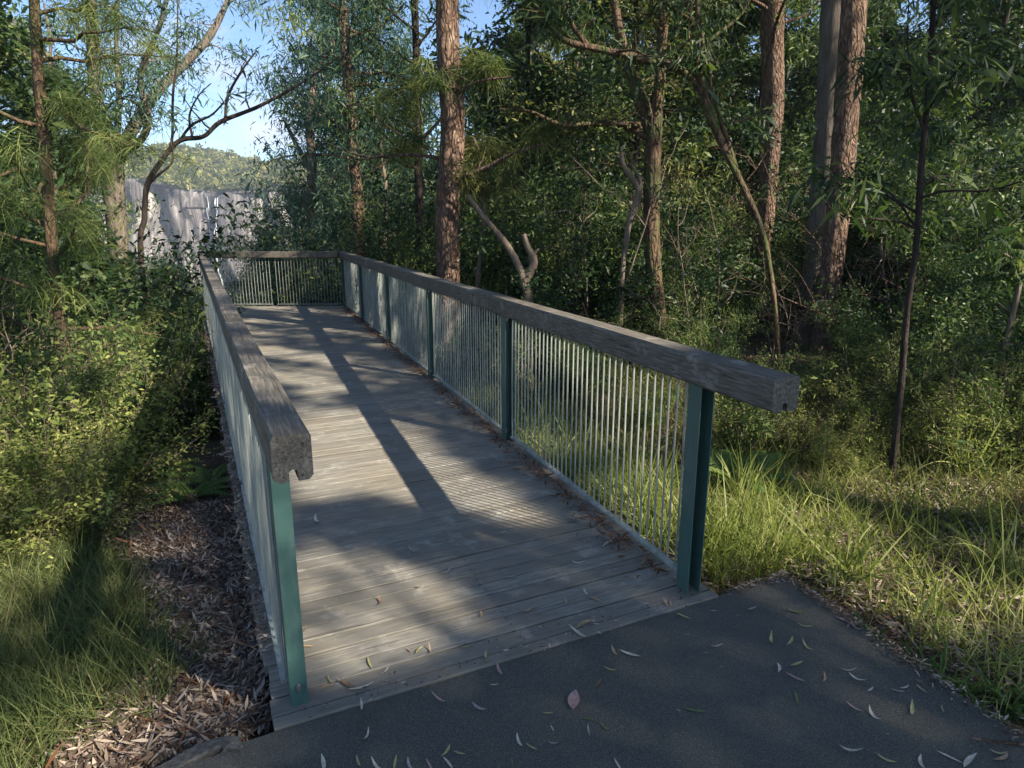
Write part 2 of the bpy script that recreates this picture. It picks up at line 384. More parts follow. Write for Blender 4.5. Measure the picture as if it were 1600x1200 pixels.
# bolt and bracket sub-parts
def bolt_mesh():
    mb = MB(); tube(mb, [(0, 0, 0), (0, -.009, 0)], [.011, .011], 6, cap=True); tube(mb, [(0, 0, 0), (0, -.003, 0)], [.017, .016], 14, cap=True)
    return mb.mesh('bolt', M['steel'])
bm_ = bolt_mesh()
mb = MB(); box(mb, (0, 0, 0), (.03, 0, 0), (0, .003, 0), (0, 0, .055)); br_ = mb.mesh('bracket', M['green'])
def post(a, s, side, rot=0, flip=False, sx=1):
    o = bpy.data.objects.new('post', pm); COL.objects.link(o); o.parent = bridge
    o.scale = (sx, 1, 1); o.location = (a, s, 0); o.rotation_euler = (0, 0, rot+(math.pi if flip else 0))
    for (x, y, z, m, nm) in ((0, .034, .07 if not flip else .07, bm_, 'bolt'), (.0, .028, RH-RT-.05, br_, 'bracket'), (.0, .022, RH-RT-.03, bm_, 'bolt')):
        c = bpy.data.objects.new(nm, m); COL.objects.link(c); c.parent = o
        if flip: c.rotation_euler = (0, 0, math.pi); y = .045
        c.location = (x, y if not flip else y, z)
    return o
rots_l = math.atan(.010); rots_r = math.atan(-.062)
# rail panels
def panel(p0, p1, out, z0=.045, lab=None):
    mb = MB(); L = np.linalg.norm((p1-p0)[:2]); d = nrm(p1-p0); nr = int(L/.060); side = np.cross(d, [0, 0, 1.])
    for k in range(1, nr):
        p = p0+d*(k*L/nr)+side*out; j = R.normal(0, .0012, 2)
        top = p+[j[0], j[1], RH-RT+.01]; bot = p+[0, 0, z0-.02]
        tube(mb, [bot, (bot+top)/2+[R.normal(0, .0015), R.normal(0, .0015), 0], top], [.0048]*3, 6, r=R.random())
    for z in (z0, ):
        box(mb, (p0+p1)/2+side*out+[0, 0, z], d*(L/2-.045), side*.016, [0, 0, .006])
    box(mb, (p0+p1)/2+side*out+[0, 0, RH-RT-.003], d*(L/2-.045), side*.014, [0, 0, .004])
    return mb.build('railing_panel', M['rod'], bridge, smooth=False)
nl, nr_ = 6, 5
sl = np.linspace(.12, SL-.04, nl+1); srt = np.linspace(.10, SR-.04, nr_+1)
for k in range(nl+1):
    o = post(wl(sl[k])+.0, sl[k], -1, rots_l, flip=(k == 0), sx=.58)
    if k < nl: panel(B(wl(sl[k]), sl[k]), B(wl(sl[k+1]), sl[k+1]), -.032)
for k in range(nr_+1):
    o = post(wr(srt[k])-.0, srt[k], 1, rots_r, sx=.72)
    if k < nr_: panel(B(wr(srt[k]), srt[k]), B(wr(srt[k+1]), srt[k+1]), .012)
pf0, pf1 = B(wl(SL)+.02, SL), B(wr(SR)-.02, SR); mid = (pf0+pf1)/2
panel(pf0, mid, 0); panel(mid, pf1, 0)
# bearers and joists, piles
def beam(p0, p1, w, h, name='bearer', mat='beam'):
    mb = MB(); d = nrm(p1-p0); side = np.cross(d, [0, 0, 1.])
    extrude(mb, [(-w/2, -h), (w/2, -h), (w/2, 0), (-w/2, 0)], p0, p1, side, r=.5)
    return mb.build(name, M[mat], bridge)
beam(B(wl(0)-.02, .03, -.037), B(wl(SL)-.02, SL, -.037), .07, .24)
beam(B(wr(0)+.02, .03, -.037), B(wr(SR)+.02, SR, -.037), .07, .24)
beam(B(.9, .03, -.037), B(1.1, SR, -.037), .07, .2)
for s in np.arange(.5, 11.3, 1.2): beam(B(wl(s)+.06, s, -.10), B(wr(s)-.06, s, -.10), .05, .12, 'joist')
for s in (3.2, 6.3, 9.4, 11.2):
    for a in (wl(s)-.0, wr(s)+.0):
        p = loc(a, s); z = float(ground(p[0], p[1]))
        mb = MB(); tube(mb, [(a, s, z-.5), (a, s, -.28)], [.085, .08], 12, .03, cap=True); mb.build('pile', M['beam'], bridge, smooth=True)
    beam(B(wl(s)-.12, s+.09, -.28), B(wr(s)+.12, s+.09, -.28), .10, .18, 'crossbeam')
# ---------------------------------------------------------------- TREES
def wander(p, d, L, m, jit, grav=0.0):
    P = [np.array(p, float)]; d = nrm(np.array(d, float))
    for k in range(m):
        d = nrm(d+R.normal(0, jit, 3)+[0, 0, grav]); P.append(P[-1]+d*L/m)
    return np.array(P)
def leaves_on(mb, pts, leaf, dens, rad, base_r, size=1.0):
    """foliage around the twig points"""
    n_ = len(pts)
    if leaf == 'needle':
        m = int(dens*1.5); idx = R.integers(0, n_, m); d = R.normal(0, 1, (m, 3))*[1, 1, .45]; d[:, 2] -= .15
        ribbons(mb, pts[idx]+R.normal(0, rad*.35, (m, 3)), d, R.uniform(.16, .34, m)*size, R.uniform(.005, .010, m)*size, R.uniform(.2, .8, m), 2, [1, .9, .3],
                np.clip(base_r+R.normal(0, .16, m), 0, 1))
    else:
        m = int(dens); idx = R.integers(0, n_, m)
        if leaf == 'gum': L, W, dz, dr = (.09, .15), (.018, .03), -.6, .25
        elif leaf == 'broad': L, W, dz, dr = (.06, .12), (.028, .05), .0, .3
        elif leaf == 'small': L, W, dz, dr = (.03, .06), (.014, .022), .35, .1
        else: L, W, dz, dr = (.12, .22), (.05, .09), -.2, .2
        d = R.normal(0, 1, (m, 3)); d[:, 2] = d[:, 2]*.6+dz
        sv = size*np.exp(R.normal(-.05, .28, m)); ribbons(mb, pts[idx]+R.normal(0, rad, (m, 3))*[1, 1, .7], d, R.uniform(*L, m)*sv, R.uniform(*W, m)*sv, dr, 2, None,
                np.clip(base_r+R.normal(0, .17, m), 0, 1))
def limbs(tb, lb, P, rads, z0f, nl, Lm, leaf, dens, up=.35, taper=.5, twigs=6, rad=.16, size=1.0, tw=.45, az=None):
    """side limbs along path P, each with leafy twigs"""
    M_ = len(P)
    for k in range(nl):
        f = z0f+(1-z0f)*(k+R.random())/nl; i = min(M_-2, int(f*(M_-1))); p = P[i]; r0 = rads[i]
        a = R.uniform(0, 2*np.pi) if az is None else R.normal(az[0], az[1]); L = Lm*(1-taper*(f-z0f)/(1-z0f+1e-6))*R.uniform(.65, 1.2)
        d = [math.cos(a), math.sin(a), up+R.normal(0, .25)]
        Q = wander(p, d, L, 6, .20, .02); rr = np.linspace(min(r0*.5, .012+L*.014), .005, 7)
        tube(tb, Q, rr, 5)
        for t in range(twigs):
            j = R.integers(2, 7); q0 = Q[j]; dd = nrm(Q[min(j, 5)+1]-Q[min(j, 5)])+R.normal(0, .65, 3)
            T = wander(q0, dd, L*tw*R.uniform(.5, 1.1), 4, .25, -.04 if leaf != 'small' else .05); tube(tb, T, np.linspace(.006, .002, 5)*max(1, size*.8), 3)
            leaves_on(lb, T[1:], leaf, dens, rad, R.random()*.7+.15, size)
def trunkpath(H, lean=(0, 0), jit=.05, m=14):
    t = np.linspace(0, 1, m+1); P = np.zeros((m+1, 3)); P[:, 2] = t*H
    w = np.cumsum(R.normal(0, jit, (m+1, 2)), 0)*H/m; w -= w[0]
    P[:, 0] = lean[0]*t*H+w[:, 0]; P[:, 1] = lean[1]*t*H+w[:, 1]; return P
def tree_proto(name, H, r0, crown0, nl, Lm, leaf, dens, lmat, bmat, label, cat='tree', **kw):
    e = empty(name, (0, 0, -200), label, cat); P = trunkpath(H); rads = r0*(1-np.linspace(0, 1, len(P))*.85)
    rads[0] *= 1.4; P[0, 2] -= .5
    tb = MB(); lb = MB(); tube(tb, P, rads, 9, .06); limbs(tb, lb, P, rads, crown0, nl, Lm, leaf, dens, **kw)
    tb.build('trunk', M[bmat], e, smooth=True); lb.build('crown', M[lmat], e); return e
def shrub_proto(name, H, W, nst, leaf, dens, lmat, bmat, label, twigs=7, rad=.08, size=1., cat='shrub', spread=.55):
    e = empty(name, (0, 0, -200), label, cat); tb = MB(); lb = MB()
    for k in range(nst):
        a = R.uniform(0, 6.28); rr = R.random()**.5; sp = spread*rr
        P = wander([R.normal(0, .06*W), R.normal(0, .06*W), -.08], [math.cos(a)*sp*W/H*1.6, math.sin(a)*sp*W/H*1.6, 1], H*R.uniform(.55, 1.05), 6, .12, .03)
        tube(tb, P, np.linspace(.004+.006*H, .003, 7), 4)
        for t in range(twigs):
            j = R.integers(1, 7); T = wander(P[j], nrm(P[j]-P[j-1])+R.normal(0, .6, 3), H*.26*R.uniform(.5, 1.1), 3, .2, .02)
            tube(tb, T, [.004, .003, .002, .0015], 3); leaves_on(lb, T, leaf, dens, rad, R.random()*.7+.15, size)
    tb.build('stems', M[bmat], e, smooth=True); lb.build('foliage', M[lmat], e); return e
PLACED = []
def place(proto, x, y, sc=1., rot=None, label=None, group=None, z=None, sink=0, first=None):
    o = copy_tree(proto); o.location = (x, y, (float(ground(x, y)) if z is None else z)-sink)
    o.scale = (sc,)*3; o.rotation_euler = (R.normal(0, .03), R.normal(0, .03), R.uniform(0, 6.28) if rot is None else rot)
    if label: o['label'] = label
    if group: o['group'] = group
    PLACED.append(o); return o
def kill(o):
    for c in list(o.children): kill(c)
    bpy.data.objects.remove(o)
# ---- individual trees whose trunks are drawn from where they stand
def hero(name, Y, pix, rpx, label, bmat, forks=(), lmat=None, leaf=None, crown=None, toground=True, n=12, rough=.10, dY=0, cat='tree', m=7):
    """pix: points (u, v) bottom to top at Y metres ahead; rpx: trunk radius in photo pixels"""
    pts = [at(u, v, Y+dY*i_) for i_, (u, v) in enumerate(pix)]; base = pts[0].copy()
    gz = float(ground(base[0], base[1]))
    sc = Y/F*1.0; rr = [q*sc for q in rpx]
    if toground and base[2] > gz:
        pts = [np.array([base[0]+.02, base[1], gz-.25])]+pts; rr = [rr[0]*1.12]+rr
    e0 = pts[0].copy(); e0[2] = gz; e = empty(name, e0, label, cat)
    P = spline(pts, m)-e0; r = np.interp(np.linspace(0, 1, len(P)), np.linspace(0, 1, len(rr)), rr)
    tb = MB(); lb = MB(); tube(tb, P, r, n, rough)
    for fk in forks:
        fp, fr = fk[0], fk[1]; fy = fk[2] if len(fk) > 2 else 0
        Q = spline([at(u, v, Y+fy*i_/max(1, len(fp)-1)) for i_, (u, v) in enumerate(fp)], m)-e0
        q = np.interp(np.linspace(0, 1, len(Q)), np.linspace(0, 1, len(fr)), [a*sc for a in fr]); tube(tb, Q, q, max(5, n-4), rough)
        if crown and len(fk) > 3 and fk[3]: limbs(tb, lb, Q, q, .25, fk[3], crown.get('Lm', 1.2)*.6, leaf, crown['dens'], **{k_: v_ for k_, v_ in crown.items() if k_ not in ('nl', 'Lm', 'dens', 'z0f')})
    if crown:
        top = P[-1]; limbs(tb, lb, P, r, crown.get('z0f', .4), crown['nl'], crown['Lm'], leaf, crown['dens'], **{k_: v_ for k_, v_ in crown.items() if k_ not in ('nl', 'Lm', 'dens', 'z0f')})
    tb.build('trunk', M[bmat], e, smooth=True)
    if crown: lb.build('crown', M[lmat], e)
    return e
hero('tree', 9.2, [(697, 640), (700, 430), (699, 330), (705, 250), (707, 180), (701, 100), (698, 0), (694, -160), (700, -420)], [20, 18, 18, 18, 17.5, 17, 16, 15, 11],
     'thick red-brown barked trunk rising straight behind the right handrail', 'bark_red', n=20, rough=.06, m=12,
     lmat='needle', leaf='needle', crown=dict(nl=12, Lm=1.9, dens=60, z0f=.8, twigs=6, rad=.12), forks=(([(716, 262), (680, 246), (620, 242), (560, 250)], [4, 3, 2, 1], .8, 2), ([(714, 280), (760, 262), (800, 240), (850, 225)], [4, 3, 2, 1], -.5, 2), ([(700, 160), (740, 130), (800, 120)], [4, 2, 1], -.5, 4)))
hero('tree', 10.5, [(1255, 600), (1270, 470), (1285, 330), (1296, 180), (1302, 60), (1312, -150), (1330, -420)], [22, 20, 19, 18, 18, 16, 12],
     'smooth grey trunk, left one of the pair standing close together right of the bridge', 'bark_grey', n=18, rough=.05, m=10,
     lmat='gum', leaf='gum', crown=dict(nl=10, Lm=2.2, dens=80, z0f=.85, twigs=6, rad=.2))
hero('tree', 9.4, [(1278, 590), (1296, 440), (1312, 300), (1322, 170), (1330, 60), (1338, -150), (1335, -430)], [17, 16, 16, 17, 17, 14, 11],
     'red-brown trunk with peeling bark, right one of the close pair right of the bridge', 'bark_red', n=18, rough=.07, m=10,
     lmat='gum', leaf='gum', crown=dict(nl=10, Lm=2.2, dens=80, z0f=.85, twigs=6, rad=.2))
hero('tree', 14, [(1178, 560), (1190, 420), (1200, 300), (1208, 150), (1208, 0), (1212, -250)], [10, 11, 13, 15, 15, 13],
     'pale brown trunk against a patch of blue sky, just left of the close pair', 'bark_red', n=14, m=8, lmat='gum', leaf='gum', crown=dict(nl=10, Lm=2.3, dens=60, z0f=.7, twigs=5, rad=.25, size=1.2))
hero('tree', 8.6, [(1030, 520), (1022, 430), (1018, 340), (1020, 250), (1022, 195)], [14, 12, 12, 12, 12],
     'mossy brown tree that forks in two behind the middle of the right handrail', 'bark_moss', n=14, m=8, lmat='olive', leaf='small', crown=dict(nl=4, Lm=.8, dens=22, z0f=.6, twigs=5, rad=.12, size=1.3),
     forks=(([(1020, 215), (1000, 160), (978, 90), (960, 0), (950, -120)], [9, 8, 7, 6, 4], .4, 8), ([(1023, 210), (1030, 130), (1034, 60), (1034, 0), (1040, -150)], [9, 8, 7, 7, 5], -.2, 7),
            ([(1012, 215), (970, 195), (920, 195), (880, 210), (860, 235)], [5, 4, 4, 3, 1.5], .5, 5), ([(1000, 195), (940, 192), (880, 195), (830, 175), (780, 170)], [4, 3, 3, 2, 1], -.4, 5)))
hero('tree', 7.8, [(1215, 560), (1208, 460), (1190, 360), (1150, 270), (1112, 190), (1095, 140), (1060, 108), (1000, 92), (940, 78), (880, 62), (845, 20), (815, -40)], [4, 4, 4.5, 5, 6, 6, 6, 5.5, 5, 4, 3, 2],
     'leaning dark tree whose stem arches over to the left above the right handrail', 'bark_moss', n=10, m=6, lmat='dark', leaf='gum', crown=dict(nl=8, Lm=.7, dens=15, z0f=.6, twigs=4, rad=.1),
     forks=(([(1098, 145), (1092, 80), (1075, 0), (1070, -100)], [6, 5, 5, 4], .3, 4), ([(1112, 180), (1105, 100), (1090, 20), (1100, -60)], [5, 4, 4, 3], .1, 4), ([(1120, 195), (1090, 90), (1160, 20), (1190, -60)], [4, 3, 2, 1.5], -.2, 3), ([(1150, 262), (1110, 130), (1095, 40)], [4, 3, 2], 0, 2),
            ([(920, 74), (890, 30), (880, -40)], [4, 3, 2], .2, 3)))
hero('sapling', 4.3, [(1388, 790), (1398, 700), (1408, 600), (1418, 480), (1432, 380), (1440, 260), (1452, 120), (1462, -60)], [5.5, 5.5, 5, 5, 4.5, 4.5, 4, 3.5],
     'slim dark sapling with bare straight stem standing in grass far right', 'bark_dark', n=9, m=5, lmat='dark', leaf='gum', crown=dict(nl=16, Lm=.75, dens=26, z0f=.55, twigs=5, rad=.07, size=.8))
hero('dead_tree', 8.2, [(826, 480), (822, 450), (810, 415), (790, 380), (765, 350), (745, 325), (730, 305)], [7, 6.5, 5.5, 5, 4, 3.5, 3],
     'broken pale dead stem leaning left with a stub fork behind the right handrail', 'bark_pale', n=10, m=6, forks=(([(820, 440), (834, 410), (824, 385), (818, 366)], [7, 7, 5, 4], 0), ([(832, 400), (842, 388)], [3, 2], 0)))
hero('sapling', 9.5, [(746, 470), (750, 400), (756, 340), (757, 300), (752, 250), (740, 215)], [4, 3.5, 3.5, 3.5, 2.5, 1.5],
     'thin tan sapling branching into upright forks just right of the thick red-brown trunk', 'bark_pale', n=7, m=5, lmat='olive', leaf='needle', crown=dict(nl=8, Lm=.7, dens=26, z0f=.65, twigs=4, rad=.1),
     forks=(([(756, 310), (746, 280), (740, 250)], [3, 2.5, 2], 0, 3), ([(757, 305), (766, 275), (762, 245), (772, 200)], [3, 2, 1.5, 1], 0, 3)))
hero('tree', 15, [(572, 470), (562, 390), (558, 300), (550, 220), (542, 120), (535, 20), (528, -150)], [9, 9, 9, 8, 7, 6, 5],
     'slender brown trunk behind the far right corner of the lookout', 'bark_red', n=10, m=6, lmat='bluegum', leaf='gum', crown=dict(nl=22, Lm=2.3, dens=60, z0f=.45, twigs=6, rad=.2, size=1.15))
hero('tree', 19, [(486, 400), (484, 330), (488, 260), (484, 190), (492, 120), (520, 60), (540, -20)], [8, 7, 7, 6, 5, 4, 3],
     'pale slender gum above the middle of the far railing', 'bark_pale', n=9, m=6, lmat='bluegum', leaf='gum', crown=dict(nl=16, Lm=2.2, dens=55, z0f=.4, twigs=6, rad=.3, size=1.3), forks=(([(486, 270), (460, 220), (445, 190)], [4, 3, 2], 1, 3),))
hero('tree', 13, [(650, 460), (655, 330), (652, 200), (650, 80), (645, -60), (640, -200)], [7, 6, 6, 5, 5, 4],
     'thin dark trunk immediately left of the thick red-brown one', 'bark_dark', n=9, m=6, lmat='dark', leaf='gum', crown=dict(nl=20, Lm=1.9, dens=60, z0f=.4, twigs=6, rad=.2))
hero('tree', 7.0, [(112, 700), (104, 600), (92, 500), (82, 400), (74, 300), (64, 180), (56, 60), (50, -80), (46, -250)], [9, 9, 8, 8, 8, 7.5, 7, 6, 5],
     'dark curved she-oak trunk with drooping needles at the left edge', 'bark_moss', n=12, m=7, lmat='needle', leaf='needle', crown=dict(nl=26, Lm=1.25, dens=48, z0f=.10, twigs=6, rad=.10, up=.3, taper=.2, size=.75))
hero('tree', 16, [(190, 480), (185, 380), (178, 290), (170, 225), (152, 160), (145, 60), (140, -80)], [14, 14, 15, 16, 9, 8, 6],
     'large pale gum with wide spreading bare limbs left of the waterfall view', 'bark_grey', n=14, m=7, lmat='bluegum', leaf='gum', crown=dict(nl=8, Lm=1.9, dens=36, z0f=.62, twigs=5, rad=.22, size=1.2),
     forks=(([(186, 250), (206, 205), (240, 150), (280, 108), (325, 60), (352, 10), (380, -60)], [9, 9, 8, 7, 6, 4, 3], 2, 11),
            ([(195, 235), (215, 225), (232, 190), (220, 120), (250, 40), (270, -40)], [4, 5, 5, 4, 3, 2], -1.5, 9),
            ([(165, 235), (145, 180), (120, 140), (85, 105), (60, 60)], [7, 5, 4, 3, 2], -1, 6),
            ([(182, 230), (186, 150), (182, 60), (186, -40)], [5, 4, 3, 2], 1, 6)))
hero('tree', 11.5, [(222, 420), (226, 340), (230, 290), (250, 255), (280, 220), (318, 213), (345, 190), (400, 168), (450, 142), (498, 112), (530, 88)], [4, 4, 4, 3.6, 3.6, 3.2, 3.1, 2.6, 2, 1.3, .8],
     'dark thin bough arching right across the gap above the waterfall', 'bark_dark', n=8, m=6, toground=True, lmat='bluegum', leaf='gum', crown=dict(nl=5, Lm=.8, dens=9, z0f=.6, twigs=3, rad=.1),
     forks=(([(250, 258), (268, 222), (270, 150), (276, 90), (278, 0)], [2.6, 2.4, 2, 1.6, 1], .6, 4), ([(280, 220), (300, 195), (330, 180), (350, 160)], [2, 2, 1.5, 1], -.4, 2), ([(352, 186), (356, 150), (378, 110), (400, 80)], [2.4, 2, 1.6, 1], .2, 3),
            ([(228, 292), (245, 275), (268, 255), (270, 235)], [2.4, 2, 1.5, 1], 0, 0), ([(300, 214), (296, 180), (310, 150), (330, 130)], [1.8, 1.5, 1, .6], .2, 2)))
hero('sapling', 5.5, [(1568, 660), (1572, 600), (1566, 560), (1580, 500), (1592, 450), (1600, 380)], [4, 4, 4, 4, 3.5, 3],
     'thin bent sapling with pale bark at the far right edge', 'bark_pale', n=7, m=5, lmat='gum', leaf='gum', crown=dict(nl=6, Lm=.6, dens=25, z0f=.4, twigs=4, rad=.07))
hero('sapling', 8.5, [(970, 480), (975, 400), (985, 340), (998, 300), (975, 260), (970, 230)], [4, 4, 5, 5, 4, 2],
     'crooked pale dead sapling beside the mossy forked tree', 'bark_pale', n=8, m=5, forks=(([(998, 305), (1000, 280), (985, 255)], [3, 3, 2], 0),), cat='dead sapling')
# ---- kinds of forest plants
kinds = {}
kinds['gumtree'] = tree_proto('tree', 13, .16, .25, 30, 2.6, 'gum', 62, 'gum', 'bark_grey', 'gum tree', twigs=8, rad=.22, size=1.35)
kinds['darktree'] = tree_proto('tree', 11, .11, .12, 34, 2.2, 'broad', 75, 'dark', 'bark_dark', 'dark tree', twigs=8, rad=.2, size=1.5)
kinds['sheoak'] = tree_proto('tree', 11, .12, .15, 34, 2.0, 'needle', 85, 'needle', 'bark_red', 'she-oak', twigs=8, rad=.22, size=1.5)
kinds['valley'] = tree_proto('tree', 8, .08, .12, 34, 1.7, 'gum', 95, 'bluegum', 'bark_pale', 'valley tree', twigs=9, rad=.2, size=.72)
kinds['olivetree'] = tree_proto('tree', 9, .09, .15, 26, 2.0, 'gum', 70, 'olive', 'bark_pale', 'olive tree', twigs=8, rad=.2, size=1.2)
kinds['under'] = shrub_proto('understorey_tree', 4.2, 2.6, 16, 'broad', 65, 'dark', 'bark_dark', 'understorey', twigs=11, rad=.15, size=1.15, cat='tree')
kinds['under2'] = shrub_proto('understorey_tree', 3.6, 2.8, 16, 'gum', 60, 'gum', 'bark_pale', 'understorey', twigs=11, rad=.14, size=.95, cat='tree')
kinds['dry'] = shrub_proto('shrub', 1.0, 1.5, 22, 'gum', 14, 'drybrown', 'bark_grey', 'shrub', twigs=7, rad=.07, size=.7)
kinds['shrub'] = shrub_proto('shrub', 1.5, 1.5, 22, 'small', 34, 'yellow', 'bark_pale', 'shrub', twigs=9, rad=.05, size=1.0)
kinds['shrub2'] = shrub_proto('shrub', 1.7, 1.5, 18, 'broad', 24, 'gum', 'bark_pale', 'shrub', twigs=9, rad=.06, size=.7)
for q_, (H_, bm2) in enumerate(((4.2, 'bark_pale'), (3.2, 'bark_grey'), (5.2, 'bark_red'))):
    e = empty('dead_sapling', (0, 0, -200), 'dead', 'dead sapling'); tb = MB()
    for k in range(3):
        P = wander([R.normal(0, .15), R.normal(0, .15), -.2], [R.normal(0, .25), R.normal(0, .25), 1], H_*R.uniform(.6, 1), 12, .13); tube(tb, P, np.linspace(.022, .005, 13), 6, .1)
        for t in range(7):
            j = R.integers(3, 11); Q = wander(P[j], [R.normal(0, 1), R.normal(0, 1), .6], H_*R.uniform(.12, .32), 7, .25); tube(tb, Q, np.linspace(.010, .003, 8), 4)
            for w_ in range(3): tube(tb, wander(Q[R.integers(2, 7)], R.normal(0, 1, 3)+[0, 0, .3], H_*.09, 4, .3), np.linspace(.004, .0015, 5), 3)
    tb.build('trunk', M[bm2], e, smooth=True); kinds['dead%d' % q_] = e
kinds['thin'] = shrub_proto('shrub', 2.1, 1.3, 9, 'gum', 16, 'olive', 'bark_grey', 'shrub', twigs=8, rad=.06, size=.7)
PR = []    # (kind, x, y, scale)
rr = random.Random(5)
def px(x, y, z):
    f = y*CT-(z-CH)*ST; return 800+F*x/f, 600-F*(y*ST+(z-CH)*CT)/f
def corridor(x, y): q = x/y; return -.60 < q < -.30
def okl(x, y):
    a = (x-O2[0])*E1[0]+(y-O2[1])*E1[1]; return a < -1.2
# tall forest
def scatter(kind_w, n_, xr, yr, mind, sc, ok=lambda x, y: True, tries=4000):
    out = []
    while len(out) < n_ and tries > 0:
        tries -= 1; x = rr.uniform(*xr); y = rr.uniform(*yr)
        if not ok(x, y): continue
        if any((x-a)**2+(y-b)**2 < mind**2 for _, a, b, _ in PR[-60:]): continue
        k = rr.choices([q[0] for q in kind_w], [q[1] for q in kind_w])[0]; it = (k, x, y, rr.uniform(*sc)); PR.append(it); out.append(it)
    return out
skyg = lambda x, y: not ((.355 < x/y < .43) or (-.24 < x/y < -.13 and rr.random() < .6))
scatter([('darktree', 3), ('gumtree', 2), ('sheoak', 2), ('olivetree', 2)], 26, (0, 17), (14, 26), 1.7, (.8, 1.1), lambda x, y: -.12 < x/y < .86 and skyg(x, y))
scatter([('darktree', 2), ('gumtree', 3)], 18, (-8, 36), (26, 42), 2.4, (1.0, 1.5), lambda x, y: -.3 < x/y < .9 and skyg(x, y))
scatter([('sheoak', 2), ('olivetree', 1), ('gumtree', 1), ('darktree', 2)], 13, (-16, -6), (10, 24), 1.8, (.75, .95), lambda x, y: -.86 < x/y < -.62)
scatter([('valley', 3), ('gumtree', 1)], 7, (-12, -3), (16, 30), 2.2, (.9, 1.35), lambda x, y: -.31 < x/y < -.12)
scatter([('gumtree', 3), ('darktree', 2)], 12, (-40, -14), (26, 40), 2.5, (1, 1.4), lambda x, y: -.95 < x/y < -.62)
# valley trees below the lookout, crowns no higher than the railing
for (x, y, zt, k) in [(-9.2, 16.2, .6, 'valley'), (-8.3, 17.5, .0, 'valley'), (-6.6, 18.9, 1.0, 'valley'), (-10.9, 20, .3, 'valley'), (-7.6, 22, 1.2, 'valley'), (-13.0, 23, .6, 'valley'), (-7.2, 16.2, .0, 'valley'), (-9.6, 22.5, -.2, 'valley'), (-5.5, 17.0, 1.6, 'valley'), (-6.3, 18.6, 2.4, 'valley'), (-9, 28, -1.2, 'gumtree'),
                      (-13, 32, -2.6, 'gumtree'), (-15, 27, -1.0, 'darktree'), (-11, 38, -2.6, 'darktree'), (-18, 42, -4.0, 'gumtree'), (-15, 50, -4.5, 'gumtree'), (-21, 52, -5, 'darktree'), (-26, 60, -6, 'gumtree'), (-19, 64, -6, 'gumtree'), (-6.5, 16.9, .2, 'valley')]:
    H = {'valley': 8, 'gumtree': 13, 'olivetree': 9, 'darktree': 11}[k]; gz = float(ground(x, y)); s = min(1.6, max(.35, (zt-gz)/H)); PR.append((k, x, y, s if s > .36 else .36))
    if s == 1.6: PR[-1] = (k, x, y, 1.6)
# right understorey
def okr(x, y):
    a = (x-O2[0])*E1[0]+(y-O2[1])*E1[1]; s = (x-O2[0])*E2[0]+(y-O2[1])*E2[1]; return a > wr(s)+1.5 and x/y < .86
scatter([('under', 3), ('under2', 3)], 42, (-2, 12), (7.6, 15), .9, (.5, .95), okr)
scatter([('under2', 2), ('under', 1), ('thin', 1)], 24, (.6, 7), (5.4, 8), .6, (.25, .5), okr)
scatter([('shrub', 1), ('shrub2', 2), ('dry', 4), ('thin', 1)], 17, (1.6, 5), (4.4, 6.2), .55, (.4, .75), okr)
scatter([('dead0', 1), ('dead1', 1), ('dead2', 1)], 26, (-1, 9), (6.2, 12), .5, (.6, 1.2), okr)
scatter([('dead0', 1), ('dead1', 1), ('dry', 1)], 9, (-6, -2.6), (5, 9), .5, (.5, 1.0), lambda x, y: x/y < -.5 and okl(x, y))
scatter([('dry', 1)], 7, (2.2, 5.5), (3.6, 6), .5, (.3, .6), okr)
# left understorey
scatter([('under', 3), ('under2', 2), ('shrub2', 1)], 15, (-9.5, -3.9), (6.4, 12), 1.0, (.55, .95), lambda x, y: x/y < -.56 and okl(x, y))
for (k, u, v, Yd, sc) in [('shrub', 60, 800, 4.0, .8), ('shrub', 150, 790, 4.4, .75), ('shrub', 15, 870, 3.5, .6), ('shrub', 110, 860, 3.8, .5), ('shrub2', 190, 760, 5.0, .6), ('shrub', 10, 740, 4.9, .9), ('shrub2', 80, 720, 5.6, .9), ('thin', 165, 700, 6.0, .8),
                          ('shrub2', 250, 640, 7.0, 1.0), ('shrub2', 285, 600, 7.8, 1.1), ('shrub2', 265, 560, 9.0, 1.4), ('shrub', 295, 520, 10.0, 1.4), ('under2', 255, 540, 10.5, .75), ('shrub2', 225, 620, 8.0, 1.1), ('under2', 290, 470, 12.5, 1.0), ('shrub2', 205, 690, 6.2, .8), ('under', 150, 420, 11.5, 1.25), ('under', 195, 430, 12.5, 1.2), ('under', 110, 400, 12, 1.3), ('under', 30, 420, 10, 1.1)]:
    p = at(u, v, Yd); PR.append((k, p[0], p[1], sc))
for (k, u, Yd, sc) in [('shrub2', 1165, 5.0, .5), ('thin', 1235, 4.9, .5), ('under2', 1330, 6.2, .42), ('shrub', 1290, 4.6, .36), ('thin', 1480, 4.6, .45), ('shrub2', 1575, 4.4, .5), ('under2', 1180, 6.3, .4), ('shrub', 1500, 5.4, .6), ('shrub2', 1420, 5.2, .55)]:
    p = at(u, 700, Yd); PR.append((k, p[0], p[1], sc))
